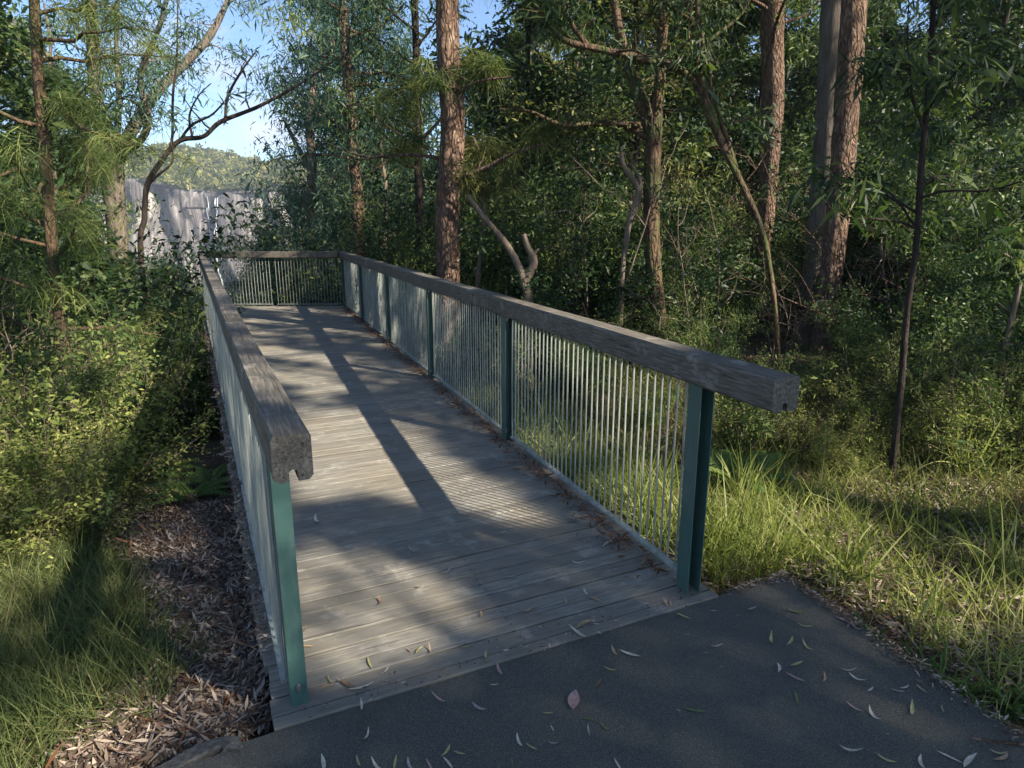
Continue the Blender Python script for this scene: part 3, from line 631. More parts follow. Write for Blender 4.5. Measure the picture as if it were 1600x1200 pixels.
# foliage beyond the far railing
for (k, a, s, sc) in [('shrub2', .7, 14.0, 1.5), ('under2', 1.2, 15.5, 1.25), ('under', 3.6, 14.5, 1.2), ('under', 4.2, 12.0, 1.0), ('under2', 5.2, 10.5, 1.0), ('under', 4.6, 8.6, .8), ('under2', 5.6, 7.2, .75), ('shrub2', 3.2, 6.3, .8), ('shrub2', 3.0, 4.5, .7), ('under', 3.4, 17, 1.4)]:
    p = loc(a, s); PR.append((k, p[0], p[1], sc))
LM = [(-50, 'the left picture edge'), (82, 'the dark curved she-oak trunk'), (200, 'the pale spreading gum'), (330, 'the waterfall gap'), (486, 'the pale slender gum'), (556, 'the slender trunk at the lookout corner'),
      (700, 'the thick red-brown trunk'), (825, 'the broken pale dead stem'), (1025, 'the mossy forked tree'), (1200, 'the pale brown trunk'), (1300, 'the close pair of trunks'), (1425, 'the slim dark sapling'), (1560, 'the thin bent sapling at the right edge')]
LOOK = {'gumtree': ('tall grey-green gum with drooping leaves', 'tall gum trees in the forest'), 'darktree': ('dark leafy rainforest tree', 'dark leafy trees in the forest'), 'sheoak': ('feathery she-oak with thin needles', 'feathery she-oaks in the forest'),
        'olivetree': ('small olive-green gum with pale stem', 'olive-green gums in the forest'), 'under': ('dark bushy understorey tree', 'dark understorey trees'), 'under2': ('mid-green leafy understorey tree', 'leafy understorey trees'),
        'dead0': ('pale crooked dead sapling', 'bare dead saplings'), 'dead1': ('grey leafless dead sapling', 'bare dead saplings'), 'dead2': ('reddish bare dead sapling', 'bare dead saplings'), 'dry': ('low brown dry shrub', 'dry brown shrubs'),
        'valley': ('pale blue-green tree crown below the lookout', 'blue-green trees in the valley'),
        'shrub': ('yellow-green fine-leaved shrub', 'yellow-green shrubs on the bank'), 'shrub2': ('green round-leaved shrub', 'green shrubs'), 'thin': ('sparse thin-stemmed shrub', 'sparse thin shrubs')}
HT = [(1262, 10.5, 640), (1285, 9.4, 640), (1195, 14, 560), (1022, 8.6, 520), (700, 9.2, 450), (825, 8.2, 480), (752, 9.5, 470), (1180, 7.8, 420), (560, 15, 390), (1420, 4.3, 900)]
WD = {'valley': 3.2, 'dead0': .5, 'dead1': .5, 'dead2': .5, 'dry': 1.5, 'under': 2.9, 'under2': 2.8, 'shrub': 1.5, 'shrub2': 1.5, 'thin': 1.3, 'olivetree': 3.4, 'darktree': 4, 'gumtree': 4.5, 'sheoak': 3.6}
HG = {'valley': 8, 'dead0': 4, 'dead1': 3, 'dead2': 5, 'dry': 1, 'under': 4.4, 'under2': 3.9, 'shrub': 1.6, 'shrub2': 1.8, 'thin': 2.2, 'olivetree': 9, 'darktree': 11, 'gumtree': 13, 'sheoak': 11}
def clear(it):
    k, x, y, s = it; gz = float(ground(x, y)); u, v = px(x, y, gz+HG[k]*s*.9); w = WD[k]*s*.5*F/y*1.05
    if k not in ('valley', 'dead0', 'dead1', 'dead2') and y < 32 and 208 < u < 392 and v < 395: return False
    for (hu, hy, vb) in HT:
        if y < hy and abs(u-hu) < w and v < vb-25: return False
    return True
def push(it):
    k, x, y, s_ = it; dx, dy = x-O2[0], y-O2[1]; a = dx*E1[0]+dy*E1[1]; s = dx*E2[0]+dy*E2[1]; w = (3.6 if k[:4] == 'dead' else WD[k])*s_*(.5 if s < 7 else .8)+.15
    if not -1.5 < s < 13.2: return it
    if a < .9: a2 = min(a, wl(s)-w)
    else: a2 = max(a, wr(s)+w)
    p = loc(a2, s); return (k, p[0], p[1], s_)
PR = [push(it) for it in PR if not (it[0][:4] == 'dead' and -1.5 < it[1] < 1.3)]; n0 = len(PR); PR = [it if clear(it) else (it[0], it[1], it[2], it[3]*.5) for it in PR]; PR = [it for it in PR if clear(it)]; print('plants', n0, len(PR))
buckets = {}
for it in PR:
    u, v = px(it[1], it[2], float(ground(it[1], it[2]))+1); lm = min(LM, key=lambda q: abs(q[0]-u)); buckets.setdefault((it[0], lm[1], 'left' if u < lm[0] else 'right'), []).append(it)
ordn = ['nearest', 'second nearest', 'third nearest', 'fourth nearest', 'fifth nearest', 'sixth nearest', 'seventh nearest', 'eighth nearest', 'ninth nearest', 'tenth nearest']
for (k, lm, sd), its in buckets.items():
    its.sort(key=lambda q: q[2])
    for i_, it in enumerate(its):
        lab = LOOK[k][0]+(' ' if len(its) == 1 else ', %s of its kind ' % ordn[min(i_, 9)])+('just %s of ' % sd)+lm
        if len(lab.split()) > 16: lab = lab.replace('just ', '').replace(' of its kind', '').replace(' the thin bent sapling', ' the thin sapling').replace(' with drooping leaves', '').replace(' with pale stem', '')
        if len(lab.split()) > 16: lab = lab.replace(' trunk at the lookout corner', ' lookout-corner trunk').replace(' with thin needles', '').replace(' at the right edge', ' farthest right')
        if len(lab.split()) > 16: print('LONG', lab)
        place(kinds[k], it[1], it[2], it[3], label=lab, group=LOOK[k][1], sink=.05)
for k in kinds.values(): kill(k)
# ---- unseen trees added for shade; leaves placed up the sun rays from a shade map
mb_sh = []
def shade_amount(x, y):
    """wanted shade at this ground spot; the added crowns keep leaves to match"""
    a = (x-O2[0])*E1[0]+(y-O2[1])*E1[1]; s = (x-O2[0])*E2[0]+(y-O2[1])*E2[1]
    ush = x*SUN_H[1]-y*SUN_H[0]; al = x*SUN_H[0]+y*SUN_H[1]
    nz = np.sin(ush*6.3+1)*.5+np.sin(ush*15.7+al*1.3)*.4+np.sin(ush*3.1-al*.9+2)*.5
    far = (.62+.28*np.sign(nz-.1))
    sh = np.where(s > 4.3, np.where(nz > -.02, .95, .02), .97)
    # holes cut in the shade map for sun patches on the near boards
    def hole(poly):
        pl = np.array([onz(u, v)[:2] for u, v in poly]); return inside(pl, x, y)
    jx = .05*np.sin(y*7)+.04*np.sin(x*13)
    for poly in ([(430, 650), (470, 632), (600, 640), (760, 745), (880, 815), (800, 830), (700, 790), (560, 775), (430, 790)],
                 [(420, 850), (500, 835), (620, 868), (705, 905), (745, 960), (735, 1010), (690, 1045), (620, 1030), (470, 1062), (400, 1070)]):
        sh = np.where(hole(poly), .12 if len(poly) == 10 else .0, sh)
    # right verge in sun, forest behind it dappled
    nv = np.sin(x*3.1+y*1.7)+np.sin(x*1.3-y*2.9+1)+np.sin(x*5.9+2*y)*.6
    right = (a > wr(s)+.12)
    sh = np.where(right, np.where(nv > .9, .6, .0), sh)
    sh = np.where(right & (y > 6), np.where(nv > .0, .85, .04), sh)
    sh = np.where(right & (y > 4.4) & (y <= 6), np.where(nv > .15, .8, .02), sh)
    sh = np.where(right & (y < 2.45+.15*np.sin(x*6)) , .75, sh)
    nl2 = np.sin(x*2.3+y*2.1)+np.sin(x*3.7-y*1.9+.6)
    sh = np.where(a < -.15, np.where(nl2 > 1.1, .7, .01), sh)
    sh = np.where((a < -.10) & (a > -.75) & (y > 3.3), .3, sh)
    sh = np.where((a < -.15) & (y < 2.9) & (nl2 > .3), .35, sh)
    for (tx, ty, w) in ((-.9, 9.2, .42), (4.75, 9.4, .5), (1.95, 8.6, .3), (-3.5, 15, .4)):     # gaps cut in the added crowns so sun reaches the big trunks
        k = (x-tx)*SUN_H[0]+(y-ty)*SUN_H[1]; d_ = np.abs((x-tx)*SUN_H[1]-(y-ty)*SUN_H[0]); sh = np.where((k < -1) & (d_ < w), sh*.06, sh)
    return sh
def canopy(name, xr, yr, hz, n_, size, label, bp, seed):  # added tree out of view, its crown shaped to cast the mapped shade
    x = R.uniform(*xr, n_); y = R.uniform(*yr, n_); keep = R.random(n_) < shade_amount(x, y)**1.0
    x, y = x[keep], y[keep]; m = len(x); z = R.uniform(*hz, m)
    cx = x+SUNV[0]/SUNV[2]*z; cy = y+SUNV[1]/SUNV[2]*z; C = np.column_stack([cx, cy, z])
    u, v = px(C[:, 0], C[:, 1], C[:, 2]); f = C[:, 1]*CT-(z-CH)*ST
    vis = (f > .1) & (u > -30) & (u < 1630) & (v > -60); C = C[~vis]; m = len(C)
    e = empty(name, (bp[0], bp[1], float(ground(*bp))), label, 'tree'); base = np.array(e.location)
    lb = MB(); L = R.uniform(.7, 1.3, m)*size
    ribbons(lb, C-base, R.normal(0, 1, (m, 3)), L, L*.36, .2, 2, None, None); lb.build('crown', M['gum'], e)
    ctr = C.mean(0)-base; tb = MB(); P = spline([[0, 0, -.4], [ctr[0]*.15, ctr[1]*.15, ctr[2]*.5], [ctr[0]*.6, ctr[1]*.6, ctr[2]*.85], ctr], 6)
    tube(tb, P, np.linspace(.22, .07, len(P)), 10, .06)
    for k in range(14):
        q = C[R.integers(0, m)]-base; P0 = P[R.integers(10, len(P))]; tube(tb, spline([P0, (P0+q)/2+R.normal(0, .25, 3), q], 4), np.linspace(.05, .012, 9), 5)
    tb.build('trunk', M['bark_grey'], e, smooth=True); return e
canopy('tree', (-2.5, 2.2), (-2.0, 4.6), (7, 9.5), 30000, .16, 'unseen gum added behind the camera, crown shaped to shade the path', (7.5, -6.5), 1)
canopy('tree', (-7.2, 1.2), (4.6, 14), (8.5, 12), 36000, .20, 'unseen tall gum added out of view, crown shaped to dapple the far boards', (11, -3), 2)
canopy('tree', (2.2, 9), (1.6, 12), (8, 11), 32000, .20, 'unseen tall gum added right of the view, crown shaped to dapple the verge', (16, -3), 3)
canopy('tree', (-8, -2.4), (.2, 7), (9, 12), 16000, .20, 'unseen tall gum added behind the view, crown shaped to dapple the left bank', (8, -11), 4)
# ---------------------------------------------------------------- GROUND COVER
def scatter_px(n_, poly, zf=True):
    """points on the ground inside a polygon given by ground corners"""
    pl = np.array([hit(u, v)[:2] for u, v in poly]); lo, hi = pl.min(0), pl.max(0); out = []
    while sum(len(o) for o in out) < n_:
        q = R.uniform(lo, hi, (n_*2, 2)); out.append(q[inside(pl, q[:, 0], q[:, 1])])
    q = np.concatenate(out)[:n_]; return np.column_stack([q, ground(q[:, 0], q[:, 1])])
def notonpath(p):
    a = (p[:, 0]-O2[0])*E1[0]+(p[:, 1]-O2[1])*E1[1]; s = (p[:, 0]-O2[0])*E2[0]+(p[:, 1]-O2[1])*E2[1]
    return ~inside(bit, p[:, 0], p[:, 1]) & ~((a > -.03) & (a < wr(s)+.1) & (s > -.05))
def blades(name, mat, label, P, L, W, lean=.5, droop=.5, K=4, r=None):
    P = P[notonpath(P)]; m = len(P); d = R.normal(0, lean, (m, 3)); d[:, 2] = 1
    mb = MB(); ribbons(mb, P-[0, 0, .02], d, R.uniform(*L, m), R.uniform(*W, m), R.uniform(0, droop, m), K, None, np.clip((wob(P[:, 0]*2, P[:, 1]*2)*.35+.45)+R.normal(0, .18, m), 0, 1) if r is None else r)
    return tag(mb.build(name, M[mat]), label, 'grass', kind='stuff')
def tufts(P, per, rad):
    q = np.repeat(P, per, 0); q[:, :2] += R.normal(0, rad, (len(q), 2)); q[:, 2] = ground(q[:, 0], q[:, 1]); return q
PL = tufts(scatter_px(1300, [(-120, 860), (120, 850), (205, 900), (230, 980), (290, 1050), (240, 1120), (90, 1190), (30, 1300), (-300, 1300)]), 16, .035)
blades('grass', 'grass', 'soft green grass on the bank in the lower left corner', PL, (.10, .36), (.003, .006), .55, .7)
PL = tufts(scatter_px(420, [(-120, 860), (120, 850), (205, 900), (250, 980), (300, 1050), (250, 1120), (90, 1190), (30, 1300), (-300, 1300)]), 12, .05); blades('dry_grass', 'drygrass', 'dead straw-coloured grass mixed into the green at lower left', PL, (.06, .24), (.003, .005), .9, .9)
PL = tufts(scatter_px(70, [(230, 900), (410, 1000), (430, 1120), (240, 1200), (150, 1200)]), 12, .03)
blades('grass', 'grass', 'thin scattered grass beside the left bridge post', PL, (.05, .15), (.003, .005), .6, .8)
vp = [(1085, 935), (1225, 890), (1420, 1005), (1640, 1160), (1750, 950), (1620, 830), (1350, 760), (1130, 690)]
PL = tufts(scatter_px(420, vp), 12, .05); blades('grass', 'lime', 'bright green grass on the verge right of the bridge', PL, (.12, .42), (.005, .010), .55, .9)
PL = tufts(scatter_px(950, vp), 12, .06); blades('dry_grass', 'drygrass', 'pale dry grass lying on the sunny right verge', PL, (.06, .22), (.003, .006), 1.1, .9)
q = [loc(wr(s)+.28+abs(R.normal(0, .35)), s) for s in R.uniform(.2, 6.5, 420)]; q = np.array(q); q[:, 2] = ground(q[:, 0], q[:, 1])
blades('grass', 'lime', 'tall green grass pressing against the outside of the right railing', tufts(q, 16, .05), (.2, .6), (.005, .010), .4, .7, 5)
PL = tufts(scatter_px(1300, [(1130, 700), (1700, 860), (1900, 700), (1600, 610), (1150, 600)]), 12, .09)
blades('ground_cover', 'olive', 'low tangled ground cover on the forest floor at right', PL, (.12, .42), (.005, .011), .8, .8)
q = np.array([loc(wr(s)+.5+R.uniform(0, 3.2), s) for s in R.uniform(1.5, 9, 900)]); q[:, 2] = ground(q[:, 0], q[:, 1])
blades('ground_cover', 'olive', 'tangled low growth behind the right railing', tufts(q, 14, .09), (.15, .5), (.005, .011), .8, .8)
q = np.array([loc(wr(s)+.5+R.uniform(0, 3.0), s) for s in R.uniform(1.5, 8, 350)]); q[:, 2] = ground(q[:, 0], q[:, 1])
blades('ground_cover', 'drybrown', 'brown dead fern growth behind the right railing', tufts(q, 10, .09), (.15, .4), (.006, .014), .9, .9)
def litter(name, P, mat, label, L=(.02, .075), W=(.006, .016), dz=.01, keepall=False):
    if not keepall: P = P[notonpath(P)]
    m = len(P); d = R.normal(0, 1, (m, 3)); d[:, 2] = R.normal(.05, .22, m); sd = np.cross(d, [0, 0, 1.])+R.normal(0, .35, (m, 3))
    mb = MB(); ribbons(mb, P+[0, 0, dz]+R.random((m, 1))*[0, 0, .03], d, R.uniform(*L, m), R.uniform(*W, m), R.normal(.05, .15, m), 2, [.2, 1, .1], None, side=sd)
    return tag(mb.build(name, M[mat]), label, 'leaf litter', kind='stuff')
lp = [(225, 770), (360, 740), (400, 900), (440, 1135), (270, 1215), (60, 1230), (200, 1080), (250, 950), (200, 880)]
litter('leaf_litter', scatter_px(32000, lp), 'litter', 'brown leaf litter and bark on the bare bank left of the bridge')
litter('leaf_litter', scatter_px(1500, lp), 'redlitter', 'reddish bark flakes among litter left of the bridge', (.03, .12))
litter('leaf_litter', scatter_px(20000, [(1085, 935), (1225, 892), (1640, 1160), (1800, 900), (1600, 700), (1130, 640)]), 'litter', 'dry straw-coloured leaves along the right verge')
litter('leaf_litter', scatter_px(9000, [(-200, 900), (200, 860), (360, 800), (300, 770), (-200, 800)]), 'litter', 'leaf litter under the shrubs on the left')
q = np.array([loc(wr(s)-.02-abs(R.normal(0, .05+.03*math.sin(s*2.3)**2)), s, .004) for s in R.uniform(.25, 11.0, 2000)])
litter('leaf_litter', q, 'redlitter', 'reddish leaf debris gathered along the foot of the right railing', (.02, .075), (.006, .016), .002, True)
q = np.array([loc(wl(s)-.05-abs(R.normal(0, .03)), s, .004) for s in R.uniform(.4, 9, 1200)])
litter('leaf_litter', q, 'litter', 'dry leaf debris caught on the outer board ends of the left railing', (.02, .07), (.006, .014), .002, True)
q = np.array([loc(R.uniform(.1, 1.7), abs(R.normal(0, .05))-.02, .003) for s in range(130)])
litter('leaf_litter', q, 'litter', 'fine crumbs of litter along the joint between boards and bitumen', (.008, .03), (.003, .008), .002, True)
q = []
for k in range(900):
    e_ = R.integers(2, 8); f_ = R.random(); p_ = bit[e_]+(bit[(e_+1) % len(bit)]-bit[e_])*f_; i2 = nrm(bit.mean(0)-p_)*abs(R.normal(0, .03)); q.append([p_[0]+i2[0], p_[1]+i2[1], -.006])
litter('leaf_litter', np.array(q), 'litter', 'crumbs of soil and broken leaves spilling over the bitumen edge', (.006, .035), (.004, .010), .002, True)
# tussocks
def tussock(x, y, n_, L, W, mat, label, lean=.45, droop=.9):
    e = G(x, y); mb = MB(); b = np.zeros((n_, 3)); b[:, :2] = R.normal(0, .035, (n_, 2)); b[:, 2] = -.02
    d = R.normal(0, lean, (n_, 3)); d[:, 2] = 1
    ribbons(mb, b, d, R.uniform(L*.5, L, n_), R.uniform(W*.6, W, n_), R.uniform(.1, droop, n_), 7, None, np.clip(R.normal(.5, .2, n_), 0, 1))
    return tag(mb.build('grass_tussock', M[mat], loc=e), label, 'grass', 'grass tussocks on the right verge')
for (u, v, n_, L, W, mt, lab) in [(1330, 905, 30, .55, .013, 'lime', 'tall arching tussock with long pale blades beyond the bitumen corner'), (1255, 880, 26, .42, .011, 'lime', 'arching tussock right behind the tip of the bitumen'),
        (1195, 870, 34, .5, .011, 'lime', 'tussock midway between right end post and bitumen tip'), (1130, 850, 44, .5, .011, 'lime', 'bright dense tussock touching the right end post'), (1160, 780, 40, .5, .012, 'lime', 'sunlit tussock behind the right end post'),
        (1440, 960, 26, .36, .012, 'lime', 'short tussock on the verge below the slim dark sapling'), (1560, 900, 30, .5, .012, 'lime', 'pale tussock at the right edge above the path'), (1510, 740, 50, .62, .014, 'lime', 'dark green upright tussock right of the slim dark sapling'),
        (1350, 1000, 34, .2, .014, 'fern', 'low strappy tuft spilling on the bitumen near its tip'), (1430, 1060, 40, .24, .015, 'fern', 'broad-bladed tuft overhanging the right bitumen edge'), (1500, 1100, 36, .24, .015, 'fern', 'broad green tuft at the lower right path edge'), (1575, 1110, 34, .26, .016, 'fern', 'strappy green tuft lowest on the right verge'),
        (1480, 1010, 34, .26, .014, 'lime', 'green tuft in dry grass at lower right'), (900, 800, 40, .5, .012, 'lime', 'arching tussock seen through the nearest right railing panel'), (1020, 840, 40, .45, .012, 'lime', 'tussock seen through the rods beside the right end post')]:
    p = hit(u, v)
    if lab.startswith('arching tussock seen'): p = loc(wr(2.2)+.35, 2.2)
    if lab.startswith('tussock seen'): p = loc(wr(.9)+.32, .9)
    tussock(p[0], p[1], int(n_*1.3), L*(1.3 if L > .4 else 1.1), W*1.25, mt, lab)
# ferns: arching fronds with leaflets
def fern(x, y, sc, nf, label):
    e = empty('fern', G(x, y), label, 'fern')
    for k in range(nf):
        a = k/nf*6.28+R.normal(0, .25); P = wander([0, 0, 0], [math.cos(a)*.8, math.sin(a)*.8, 1.1], sc*R.uniform(.7, 1), 12, .04, -.11)
        mb = MB(); tube(mb, P, np.linspace(.004, .001, 13), 4); t = nrm(np.gradient(P, axis=0)); sd = nrm(np.cross(t, [0, 0, 1.]))
        for s_ in (-1, 1):
            for h in (0, .5):
                Q = P[2:-1]+(P[3:]-P[2:-1])*h; w = np.interp(np.linspace(0, 1, len(Q)), [0, .3, 1], [.6, 1, .2])*sc*.24
                ribbons(mb, Q, s_*sd[2:-1]+t[2:-1]*.5, w, sc*.04, .25, 2, [.6, 1, .1], R.random()*.5+.25, side=t[2:-1])
        mb.build('frond', M['fern'], e)
for (u, v, sc, nf, lab) in [(300, 785, .42, 8, 'green fern in shade close against the left side of the bridge'), (262, 745, .36, 7, 'small fern behind the one beside the bridge'), (330, 760, .3, 6, 'little fern right under the left railing'), (1150, 760, .6, 8, 'yellow-green bracken fern right behind the right end post'), (60, 990, .2, 6, 'small fern in the grass on the left bank')]:
    p = hit(u, v); fern(p[0], p[1], sc, nf, lab)
# fallen sticks on the banks
for (u, v, a, L, r_, lab) in [(300, 1075, .5, .45, .008, 'grey fallen stick on litter near the left end post'), (330, 1020, 2.0, .16, .007, 'short pale forked stick on the litter beside the bridge'), (190, 1110, .6, .5, .006, 'thin stick in the grass at lower left'),
                              (230, 1180, .7, .4, .009, 'thick pale stick beside the concrete edge'), (300, 860, .2, .5, .009, 'curved stick on the shaded litter beside the left railing'), (1560, 985, -.35, .7, .012, 'bleached log lying in dry grass on the right verge'), (1470, 930, -.6, .6, .008, 'pale fallen branch on the sunny right verge')]:
    p = hit(u, v); mb = MB(); P = wander([0, 0, .01], [math.cos(a), math.sin(a), .03], L, 7, .14); P[:, 2] = [float(ground(p[0]+q[0], p[1]+q[1])-ground(p[0], p[1]))+.02 for q in P]
    tube(mb, P, np.linspace(r_, r_*.4, 8), 6, .15); tube(mb, wander(P[4], [math.cos(a+.7), math.sin(a+.7), .2], L*.35, 4, .1), np.linspace(r_*.6, r_*.2, 5), 5)
    tag(mb.build('stick', M['bark_pale'], loc=p, smooth=True), lab, 'stick')
# ---------------------------------------------------------------- FALLEN LEAVES, one by one
lc = {'pale': (.52, .47, .38), 'yellow': (.36, .34, .15), 'pink': (.38, .24, .22), 'brown': (.24, .13, .07), 'green': (.13, .17, .06), 'grey': (.34, .30, .28), 'tan': (.40, .27, .15)}
lmats = {}
for k, c in lc.items():
    n = NT('fallen_leaf_'+k); v = n.coords((1, 1, 1)); a = n.noise(60, 3, .6, v)
    n.bsdf(n.ramp(a, [(.3, tuple(q*.6 for q in c)), (.7, c)]), .6, .3); lmats[k] = n.m
def fallen(u, v, length, a, colr, lab, curve=.25, wfac=.17, surf='bitumen'):
    p = onz(u, v, 0); mb = MB(); K = 8; t = np.linspace(0, 1, K+1); L = length
    ang_ = a+curve*(t-.5)*3; dx = np.cumsum(np.cos(ang_))*L/K; dy = np.cumsum(np.sin(ang_))*L/K; dx -= dx.mean(); dy -= dy.mean()
    w = np.sin(np.pi*np.clip(t, .02, .985))**.8*L*wfac/2; nx_, ny_ = -np.sin(ang_), np.cos(ang_); lift = .003+.012*abs(R.normal())*(t-.5)**2*4*min(1, L/.08)
    tw = R.normal(0, .3)*(t-.5)
    V = []
    for sgn in (-1, 0, 1): V.append(np.column_stack([dx+sgn*w*nx_, dy+sgn*w*ny_, lift+abs(sgn)*w*.35+sgn*w*tw]))
    V = np.array(V); V[:, :, 2] = np.maximum(V[:, :, 2], .0008); V = V.reshape(-1, 3); n1 = K+1; i_ = np.arange(K)
    f = np.concatenate([np.stack([i_, i_+1, i_+1+n1, i_+n1], -1), np.stack([i_+n1, i_+1+n1, i_+1+2*n1, i_+2*n1], -1)]); mb.add(V, f, .5)
    o = mb.build('fallen_leaf', lmats[colr], loc=(p[0], p[1], .003 if surf == 'boards' else -.007), smooth=True)
    tag(o, lab, 'leaf', 'fallen leaves on the '+surf); return o
cn = {'pale': 'pale dry', 'yellow': 'yellow', 'pink': 'pinkish', 'brown': 'brown', 'green': 'green', 'grey': 'greyish', 'tan': 'tan'}
# (u, v, px length, screen angle deg, colour)
LV = [(897, 1094, 34, 100, 'pink'), (985, 1022, 40, 15, 'pale'), (960, 1018, 20, 60, 'tan'), (953, 1045, 25, 15, 'yellow'), (856, 1113, 20, 0, 'yellow'), (918, 1122, 22, 5, 'green'), (863, 1137, 12, 60, 'pale'), (865, 1160, 18, 0, 'grey'), (811, 1157, 26, 70, 'pale'), (830, 1165, 24, 30, 'yellow'),
      (688, 1094, 34, 25, 'pink'), (772, 1068, 16, 0, 'pale'), (780, 1045, 22, 70, 'pink'), (748, 1104, 28, 30, 'grey'), (573, 1147, 24, -65, 'pale'), (505, 1192, 30, 80, 'pale'), (560, 1190, 20, 70, 'yellow'), (588, 1196, 26, 50, 'pale'), (617, 1192, 26, -80, 'yellow'), (640, 1194, 22, 70, 'grey'), (697, 1172, 28, -50, 'yellow'), (700, 1190, 28, 50, 'pale'), (672, 1197, 26, 60, 'pink'), (718, 1175, 22, 15, 'yellow'),
      (1085, 1108, 42, 10, 'green'), (1060, 1108, 10, 20, 'pale'), (1206, 1001, 20, 80, 'yellow'), (1235, 1000, 20, -50, 'yellow'), (1262, 1010, 28, 45, 'yellow'), (1217, 1042, 18, 80, 'pale'), (1245, 1036, 24, -20, 'yellow'), (1243, 1058, 36, 25, 'pink'), (1245, 1090, 24, 75, 'green'), (1288, 1058, 20, 90, 'tan'), (1258, 977, 28, 10, 'yellow'), (1245, 955, 34, 8, 'green'), (1322, 970, 44, 25, 'pink'), (1338, 980, 22, 30, 'pale'),
      (1326, 1046, 30, 0, 'grey'), (1340, 1060, 34, 20, 'pale'), (1360, 1076, 14, -30, 'pale'), (1403, 1078, 26, 10, 'grey'), (1414, 1072, 18, -15, 'pale'), (1440, 1075, 24, 40, 'tan'), (1373, 1038, 18, 50, 'green'), (1335, 1105, 34, 30, 'pink'), (1366, 1117, 34, 50, 'pale'), (1425, 1108, 28, 90, 'yellow'), (1473, 1107, 14, 70, 'tan'), (1465, 1112, 12, 0, 'green'), (1328, 1172, 46, 8, 'pale'), (1385, 1185, 40, 25, 'yellow'), (1440, 1190, 26, 80, 'pale'),
      (1485, 1182, 50, 25, 'pale'), (1515, 1187, 34, -50, 'pale'), (1560, 1175, 34, 10, 'yellow'), (1566, 1182, 30, -20, 'tan'), (1120, 1008, 22, -10, 'grey'), (1103, 1018, 8, 0, 'pale'), (1075, 990, 8, 0, 'pale'), (1128, 1040, 6, 0, 'pale'), (1115, 953, 12, 0, 'pale'), (1175, 950, 18, -20, 'grey'), (1153, 960, 8, 0, 'yellow'), (1150, 980, 18, 10, 'green'), (1068, 962, 26, 20, 'yellow'), (935, 1065, 20, -50, 'brown'), (1387, 1145, 8, 0, 'pale'), (800, 1190, 14, 80, 'green'), (965, 1192, 26, 60, 'pale'), (920, 1140, 20, 80, 'grey'), (945, 1135, 20, 40, 'green')]
LB = [(565, 1076, 46, -15, 'pale'), (543, 1072, 30, 30, 'brown'), (510, 1075, 28, -20, 'tan'), (516, 1064, 18, 60, 'yellow'), (578, 1038, 22, 70, 'yellow'), (602, 1050, 20, -40, 'pale'), (565, 1105, 22, 85, 'pale'), (672, 1020, 18, 80, 'tan'), (655, 1018, 20, -50, 'yellow'), (728, 1012, 18, -10, 'yellow'), (760, 1030, 20, 85, 'yellow'), (903, 992, 40, 35, 'pale'), (915, 976, 38, -25, 'tan'), (824, 957, 28, -15, 'tan'), (884, 940, 12, 70, 'tan'), (928, 937, 26, 20, 'tan'), (915, 928, 14, 60, 'pale'),
      (904, 881, 24, 0, 'pale'), (966, 883, 16, -5, 'pink'), (950, 850, 30, -30, 'pale'), (1040, 945, 18, 60, 'tan'), (798, 904, 22, -10, 'grey'), (698, 895, 20, -30, 'grey'), (645, 862, 18, 30, 'pink'), (653, 919, 14, 0, 'brown'), (593, 943, 16, 85, 'brown'), (475, 1012, 34, 0, 'tan'), (470, 990, 26, -20, 'brown'), (495, 815, 14, 70, 'pale'), (785, 834, 16, -20, 'pale'), (1005, 880, 16, -40, 'tan'), (752, 962, 12, 80, 'tan'), (640, 1018, 12, 40, 'tan')]
for lst, surf, sn in ((LV, 'bitumen', 'bitumen'), (LB, 'boards', 'boards')):
    for (u, v, L, a, c) in lst:
        d = np.array([math.cos(math.radians(a)), math.sin(math.radians(a))]); p0 = onz(u-d[0]*L/2, v-d[1]*L/2); p1 = onz(u+d[0]*L/2, v+d[1]*L/2); w = (p1-p0)[:2]; Lw = float(np.linalg.norm(w))
        Lw = min(Lw*.9, .105); size = 'tiny' if Lw < .035 else 'short' if Lw < .06 else 'mid-sized' if Lw < .09 else 'long'
        if surf == 'bitumen':
            wh = 'near the left front boards' if u < 780 and v < 1130 else 'at the bottom picture edge left of middle' if u < 780 else 'in the middle of the path' if u < 1110 else 'near the tip of the path' if v < 1010 and u < 1290 else 'on the right half of the path' if v < 1130 else 'in the lower right corner'
        else: wh = 'beside the left end post' if u < 530 else 'on the nearest left boards' if u < 690 and v > 1000 else 'on the nearest middle boards' if u < 860 else 'on the near right boards'
        fallen(u, v, Lw, math.atan2(w[1], w[0]), c, '%s %s gum leaf on the %s %s' % (size, cn[c], sn, wh) if c != 'pink' or L != 34 or a != 100 else 'broad pink leaf lying alone in the middle of the dark path', R.choice([-1, 1])*R.uniform(.02, .34), .42 if (u, v) == (897, 1094) else R.uniform(.12, .2), surf)
p = onz(1560, 1162); mb = MB(); P = spline([[-.07, .02, .012], [0, .0, .014], [.10, -.01, .012], [.22, -.02, .012]], 4); tube(mb, P, np.linspace(.004, .007, len(P)), 6, .1)
tag(mb.build('twig', M['bark_red'], loc=(p[0], p[1], -.008), smooth=True), 'reddish twig lying on the path in the lower right corner', 'twig')
